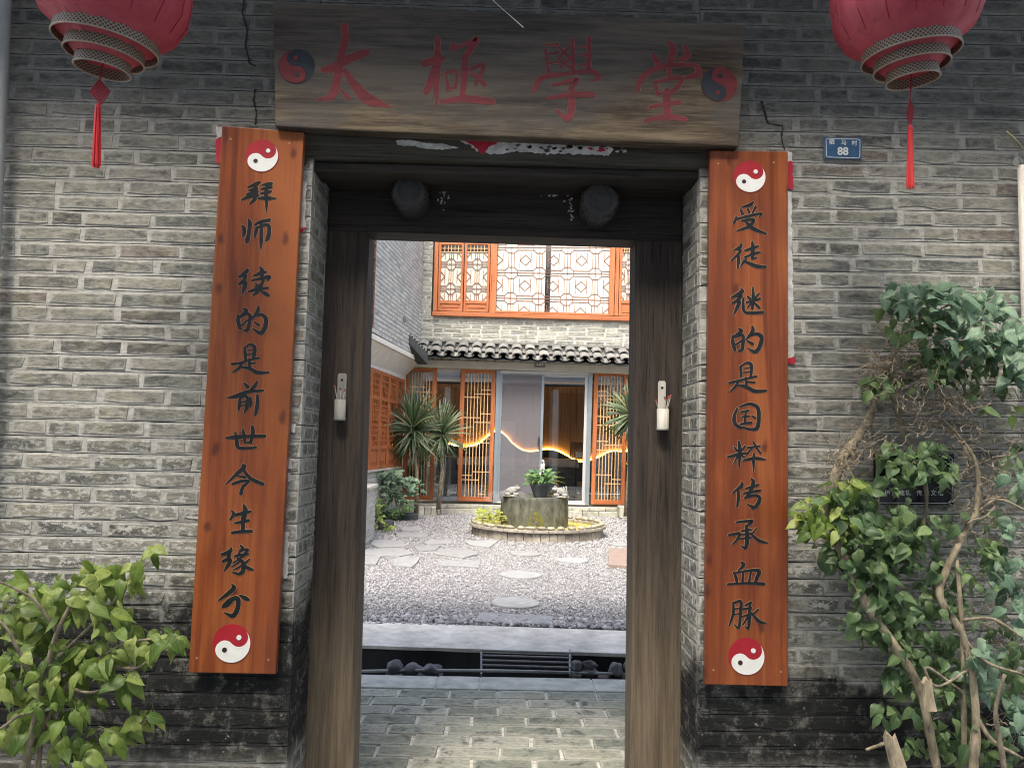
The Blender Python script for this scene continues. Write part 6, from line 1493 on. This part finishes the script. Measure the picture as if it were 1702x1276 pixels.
m = MB(); m.prism([wp(0, zp1, -.001), wp(LW, zp1, -.001), wp(LW, 3.3, -.001), wp(0, 3.3, -.001)], WN*(-.2)); m.build('upper_plaster', M['plaster'], wing)
m = MB(); m.prism([wp(-.1, GZ-.1, .02), wp(.14, GZ-.1, .02), wp(.14, 3.0, .02), wp(-.1, 3.0, .02)], WN*(-.2)); m.build('corner_post', M['plaster'], wing)
WBR = variant_set(0.26, 0.13, 0.062, M['wbrick'], nF=6, nH=4, rough=.003, proud=.005)
pool = []
brick_field(wing, wp(LW, 0), WD, WN, LW-.15, GZ, zp0-.04, WBR, (M['wbrick'], M['ymortar']), pitch=.078, gap=.02, seed=61, pool=pool, groove=.005)
m = MB(); m.prism([wp(.15, GZ-.1, -.015), wp(LW, GZ-.1, -.015), wp(LW, zp0-.03, -.015), wp(.15, zp0-.03, -.015)], WN*(-.2)); m.build('core', M['ymortar'], wing)
m = MB(); m.prism([wp(.14, zp0-.035, .05), wp(LW, zp0-.035, .05), wp(LW, zp0, .05), wp(.14, zp0, .05)], WN*(-.2)); m.build('sill', M['slab'], wing, bevel=.006)
# lattice panelling of the wing: leaves with frieze, fretwork and a raised panel
s0 = .15; lw = .62; i = 0
while s0 < 6.4:
    H = zp1-zp0; A = lambda u, v, o=0.0: wp(s0+.004+(lw-.008)*u, zp0+H*v, o)
    for (u0, u1, v0, v1) in ((0, .1, 0, 1), (.9, 1, 0, 1), (.1, .9, 0, .035), (.1, .9, .2, .235), (.1, .9, .70, .735), (.1, .9, .965, 1)):
        if (u0, u1, v0) == (0, .1, 0): mf = MB()
        mf.prism([A(u0, v0, .03), A(u1, v0, .03), A(u1, v1, .03), A(u0, v1, .03)], WN*(-.05))
    t = mf.build('lattice_panel', M['teak'], wing, bevel=.004)
    m = MB(); m.prism([A(.1, .035, .005), A(.9, .035, .005), A(.9, .2, .005), A(.1, .2, .005)], WN*(-.02)); m.prism([A(.2, .07, .02), A(.8, .07, .02), A(.8, .165, .02), A(.2, .165, .02)], WN*(-.014)); m.build('raised_panel', M['teak'], t, bevel=.004)
    rr = random.Random(i+5); m = MB()
    for (v0, v1, nu, nv) in ((.235, .70, 4, 9), (.735, .965, 5, 4)):
        for a in range(nu+1):
            for b in range(nv):
                if rr.random() < .75: u = .1+.8*a/nu; m.prism([A(u-.018, v0+(v1-v0)*b/nv, .02), A(u+.018, v0+(v1-v0)*b/nv, .02), A(u+.018, v0+(v1-v0)*(b+1)/nv, .02), A(u-.018, v0+(v1-v0)*(b+1)/nv, .02)], WN*(-.025))
        for b in range(nv+1):
            for a in range(nu):
                if rr.random() < .75: v = v0+(v1-v0)*b/nv; m.prism([A(.1+.8*a/nu, v-.008, .018), A(.1+.8*(a+1)/nu, v-.008, .018), A(.1+.8*(a+1)/nu, v+.008, .018), A(.1+.8*a/nu, v+.008, .018)], WN*(-.02))
    m.build('fretwork', M['teak'], t, kind='stuff')
    m = MB(); m.prism([A(.08, .23, -.03), A(.92, .23, -.03), A(.92, .97, -.03), A(.08, .97, -.03)], WN*(-.01)); m.build('backing', M['teak'], t)
    s0 += lw+.01; i += 1
# sloping soffit, edge, upper wall
E0 = P(696, 601, YD-.15); upl = lambda px, py: PL(px, py, E0, WN)
zs0 = wpl(668, 623).z; e0 = upl(696, 601); e1 = upl(614, 560)
dz = (e1.z-e0.z)/(e1-e0).length; 
def ep(s, z=None, off=0.0): return e0-WD*s+Vector((0, 0, (dz*s) if z is None else z-e0.z))+WN*off
wz1 = wpl(607, 601); dzw = (wz1.z-zs0)/((wz1-wpl(668, 623)).length)
m = MB(); m.prism([ep(-.2), ep(LW), wp(LW, zs0+dzw*LW), wp(-.2, zs0)], (0, 0, .06)); m.build('soffit', M['plaster'], wing)
m = MB(); m.prism([ep(-.2, off=.035)+Vector((0, 0, -.02)), ep(LW, off=.035)+Vector((0, 0, -.02)), ep(LW, off=.035)+Vector((0, 0, .07)), ep(-.2, off=.035)+Vector((0, 0, .07))], WN*(-.1)); m.build('soffit_edge', M['beam'], wing, bevel=.01)
zu = e0.z+.08
brick_field(wing, ep(LW, 0.0), WD, WN, LW+.1, zu, 6.6, WBR, (M['wbrick'], M['ymortar']), pitch=.078, gap=.02, seed=63, pool=pool, groove=.010)
m = MB(); m.prism([ep(-.2, zu, -.015), ep(LW, zu, -.015), ep(LW, 6.8, -.015), ep(-.2, 6.8, -.015)], WN*(-.2)); m.build('upper_core', simple('dark_course_gap', (.05, .052, .05)), wing)
place_bricks(wing, pool, (M['wbrick'],), 300)
t = thing('fretwork_strip', 'narrow pale wooden fretwork window at the far left edge of the doorway view', 'window', tuple(upl(617, 545)))
m = MB(); u0 = upl(623, 392); u1 = upl(608, 392); zlo = upl(620, 545).z; zhi = 6.4; n = 14
for k in range(n+1):
    z = zlo+(zhi-zlo)*k/n; a = Vector((u0.x, u0.y, z)); b = Vector((u1.x, u1.y, z)); m.bar(a+WN*.03, b+WN*.03, .03, .03, WN)
for f in (0, .35, .7, 1):
    a = u0+(u1-u0)*f; m.bar(Vector((a.x, a.y, zlo))+WN*.032, Vector((a.x, a.y, zhi))+WN*.032, .028, .03, WN)
m.build('fretwork', M['lattice'], t)
t = thing('wall_cable', 'black cable running down the inner corner between wing and house', 'cable', tuple(P(694, 555, 12.9)))
m = MB(); m.tube([P(701, 340, 12.86), P(700, 391, 12.86), P(697, 450, 12.87), P(696.5, 480, 12.86), P(694, 560, 12.86)], .016, 6); m.build('cable', M['wire'], t)
# short tiled return roof over the corner
t = thing('tiled_return', 'short sloping strip of grey roof tiles climbing the side wing at the courtyard corner', 'roof', tuple(P(690, 580, 12.4)))
A_, B_ = P(659, 536, 11.5), P(709, 586, 12.45); n = 13
for i in range(n):
    f = i/(n-1); c = A_+(B_-A_)*f; 
    T = Matrix.Translation(c) @ Matrix.Rotation(math.radians(78), 4, 'Z') @ Matrix.Rotation(math.radians(14), 4, 'X') @ Matrix.Scale(.78, 4)
    link('roof_tile', cov, t, mw=T)
m = MB(); m.prism([A_+Vector((.03, 0, -.02)), B_+Vector((.03, 0, -.02)), B_+Vector((.03, 0, -.24)), A_+Vector((.03, 0, -.14))], (-.2, 0, 0)); m.build('fascia', M['tiled'], t)
m = MB(); c = P(661, 531, 11.42); m.box(c.x-.1, c.x+.14, 11.3, 11.6, c.z-.05, c.z+.05); m.build('end_tile', M['tile'], t, bevel=.01)

# low brick planter wall and plants on the left
t = thing('low_brick_wall', 'low pale brick garden wall at the left edge of the doorway view', 'wall', tuple(P(610, 880, 8.4)))
pool = []; c = P(622, 880, 8.6); tz = P(622, 804, 8.6).z
m = MB(); m.box(c.x-.9, c.x-.012, 6.9, 8.6, GZ-.1, tz-.05); m.build('core', M['ymortar'], t)
brick_field(t, (c.x-.9, 6.9, 0), (1, 0, 0), (0, -1, 0), .9, GZ, tz-.05, WBR, (M['wbrick'], M['ymortar']), pitch=.078, gap=.02, seed=65, pool=pool)
brick_field(t, (c.x, 6.9, 0), (0, 1, 0), (1, 0, 0), 1.7, GZ, tz-.05, WBR, (M['wbrick'], M['ymortar']), pitch=.078, gap=.02, seed=66, pool=pool)
place_bricks(t, pool, (M['wbrick'],), 300)
m = MB(); m.box(c.x-.95, c.x+.03, 6.86, 8.63, tz-.048, tz); m.build('coping', M['slab'], t, bevel=.01)
for k, (x0, x1, y0, y1, Y, lb) in enumerate(((618, 650, 868, 893, 9.6, 'nearest dark planter trough under the garden shrubs'), (652, 692, 855, 868, 11.2, 'farther dark planter trough below the small green shrub'))):
    a = P(x0, y1, Y); b = P(x1, y0, Y); tt = thing('planter_box', lb, 'planter', (a.x, Y, GZ)); m = MB(); m.box(a.x-.3, b.x, Y, Y+.35, GZ-.02, b.z); m.build('trough', M['planter'], tt, bevel=.012)
    m = MB(); m.box(a.x-.27, b.x-.03, Y+.03, Y+.32, b.z-.004, b.z+.01); m.build('soil', M['tiled'], tt)
for k, (px, py) in enumerate(((700, 856), (711, 857), (722, 856))):
    a = P(px, py, 12.3); m = MB(); m.box(a.x-.06, a.x+.06, 12.25, 12.4, GZ-.02, P(px, 842, 12.3).z); o = m.build('edging_stone', M['stoneplinth'], None, bevel=.012)
    tag(o, ['leftmost upright edging stone near the dark planter', 'middle upright edging stone below the sword-leaved plants', 'rightmost upright edging stone near the house plinth'][k], 'stone', 'upright edging stones')
def bushy(name, label, blobs, Y, var, seed, size, base):
    rr = random.Random(seed); t = thing(name, label, 'plant', tuple(base)); m = MB()
    for bx, by, rx, ry, n in blobs:
        c = P(bx, by, Y); m.tube([base, (base+c)/2+Vector((rr.gauss(0, .05), 0, .05)), c], [.014, .01, .005], 5)
        for i in range(n):
            a = rr.uniform(0, 6.28); r = math.sqrt(rr.random()); p = P(bx+rx*r*math.cos(a), by+ry*r*math.sin(a), Y+rr.gauss(0, .14))
            place_leaf(t, rr.choice(var), p, (rr.gauss(0, .7), rr.gauss(-.3, .5), rr.uniform(-.8, .5)), (rr.gauss(0, .3), -.7, 1.2), rr.uniform(.6, 1.2)*size)
    m.build('stems', M['bark'], t); return t
V1 = make_leaf_variants(6, .13, .085, M['leafY'], 71, droop=.3); V2 = make_leaf_variants(6, .13, .09, M['leafT'], 72, droop=.3); V3 = make_leaf_variants(5, .10, .075, M['leafL'], 73, droop=.3)
bushy('garden_shrub', 'rounded green shrub in the planter left of the gravel', [(650, 790, 20, 9, 70), (672, 800, 20, 12, 70), (640, 808, 16, 12, 45), (690, 812, 10, 10, 22), (660, 822, 16, 10, 30)], 11.3, V2, 3, 1.0, P(662, 858, 11.35))
bushy('garden_plant', 'low plant with bright yellow-green leaves by the low brick wall', [(622, 838, 8, 14, 34), (626, 862, 9, 12, 26), (645, 872, 8, 8, 18), (640, 888, 9, 8, 18)], 9.4, V3, 4, .8, P(628, 888, 9.65))
bushy('trailing_plant', 'trailing dark green plant spilling over the planters', [(640, 840, 16, 14, 40), (660, 850, 16, 9, 30), (676, 838, 12, 10, 20), (636, 860, 10, 10, 20)], 11.0, V1, 5, .8, P(655, 868, 11.2))
# sword-leaved plants
def blade_mesh(L, W, bend, seed):
    rr = random.Random(seed); n = 8; vs = []; uvs = []; fs = []
    for k in range(n+1):
        s = k/n; a = bend*s*s; y = L*(s-.22*abs(bend)*s**3); z = -L*.36*bend*s*s; h = W/2*(.55+.9*s-1.4*s*s) if s < 1 else .001; h = max(h, .0015)
        vs += [(-h, y, z+h*.35), (0, y, z), (h, y, z+h*.35)]; uvs += [(0, s), (.5, s), (1, s)]
    for k in range(n):
        for j in range(2): a = 3*k+j; fs.append((a, a+1, a+4, a+3))
    b = MB(); b.add(vs, fs, uvs); return b.mesh('leaf', M['blade'], True), b
BV = [blade_mesh(.70, .046, bnd, i) for i, bnd in enumerate((.2, .5, .8, 1.1, 1.4, 1.7))]
def sword(label, px, py, Y, n, size, trunkfoot, seed, crowns):
    rr = random.Random(seed); b = P(*trunkfoot, Y); t = thing('sword_leaf_plant', label, 'plant', tuple(b), 'tall sword-leaved plants')
    cnt = 0
    for cx, cy, cs in crowns:
        c = P(cx, cy, Y); m = MB(); m.tube([b, (b+c)/2+Vector((.04, .02, 0)), c], [.045, .038, .032], 8); m.build('trunk', M['bark'], t, smooth=True)
        for i in range(n):
            f = i/n; el = math.radians(80-125*f**.9)+rr.gauss(0, .22); az = i*2.399+rr.gauss(0, .2)
            d = Vector((math.cos(az)*math.cos(el), math.sin(az)*math.cos(el), math.sin(el))); k = min(5, int(f*4.6+rr.uniform(0.2, 2.4)))
            place_leaf(t, BV[k], c+Vector((0, 0, (.10-.22*f)*cs))+d*.03, d, (rr.gauss(0, .35), -1.0, .55), cs*size*rr.uniform(.8, 1.12))
    return t
sword('tall sword-leaved plant with a large dense crown, left in the courtyard corner', 688, 712, 12.1, 200, 1.14, (692, 852), 5, [(686, 716, 1.0)])
sword('slimmer sword-leaved plant just left of the screen and sliding doors', 735, 720, 12.2, 140, .95, (728, 846), 6, [(735, 722, 1.0)])
sword('sword-leaved plant in front of the right lattice screen, cut by the door post', 1045, 690, 11.9, 150, .92, (1040, 858), 7, [(1046, 690, 1.0)])
sword('sword-leaved plant hidden mostly behind the right door post', 1085, 700, 11.7, 90, .8, (1088, 858), 8, [(1085, 708, 1.0)])
# right side of the court (out of the doorway view from here)
t = thing('right_court_wall', 'plain pale wall closing the courtyard on the right, beyond the view', 'wall', (4.3, 8, 0))
m = MB(); m.box(4.25, 4.5, 3.2, 13.0, GZ-.2, 4.2); m.build('wall', M['plaster'], t)
# porch roof between gate and court
t = thing('porch_roof', 'timber porch roof behind the gate wall, above the brick floor', 'roof', (0, 1.4, 3.3))
m = MB(); m.box(-3, 3, .30, 2.15, 3.45, 3.52); m.build('roof_boarding', M['dwoodx'], t)
for k in (-1, 1):
    m = MB(); m.box(k*1.9-.1, k*1.9+.1, .41, 2.1, -.01, 3.449); m.build('light_stop_wall', M['dullwall'], t)  # unseen walls added at the porch sides to block light
# light mist over the trough
mm = bpy.data.materials.new('mist_vapour'); mm.use_nodes = True; mm.node_tree.nodes.clear(); g = N(mm.node_tree)
o_ = g.n('ShaderNodeOutputMaterial'); v_ = g.n('ShaderNodeVolumePrincipled'); v_.inputs['Color'].default_value = (1, 1, 1, 1); v_.inputs['Density'].default_value = 1.0; g.l(v_.outputs[0], o_.inputs['Volume'])
m = MB(); c = P(848, 824, d0-2.95); m.blob(c, (.30, .16, .11), 4, 3, .2); m.blob(c+Vector((-.25, 0, -.03)), (.16, .12, .10), 7, 3, .2); o = m.build('mist', mm, None, smooth=True); tag(o, 'thin white mist drifting over the left rim of the trough', 'mist', kind='stuff')
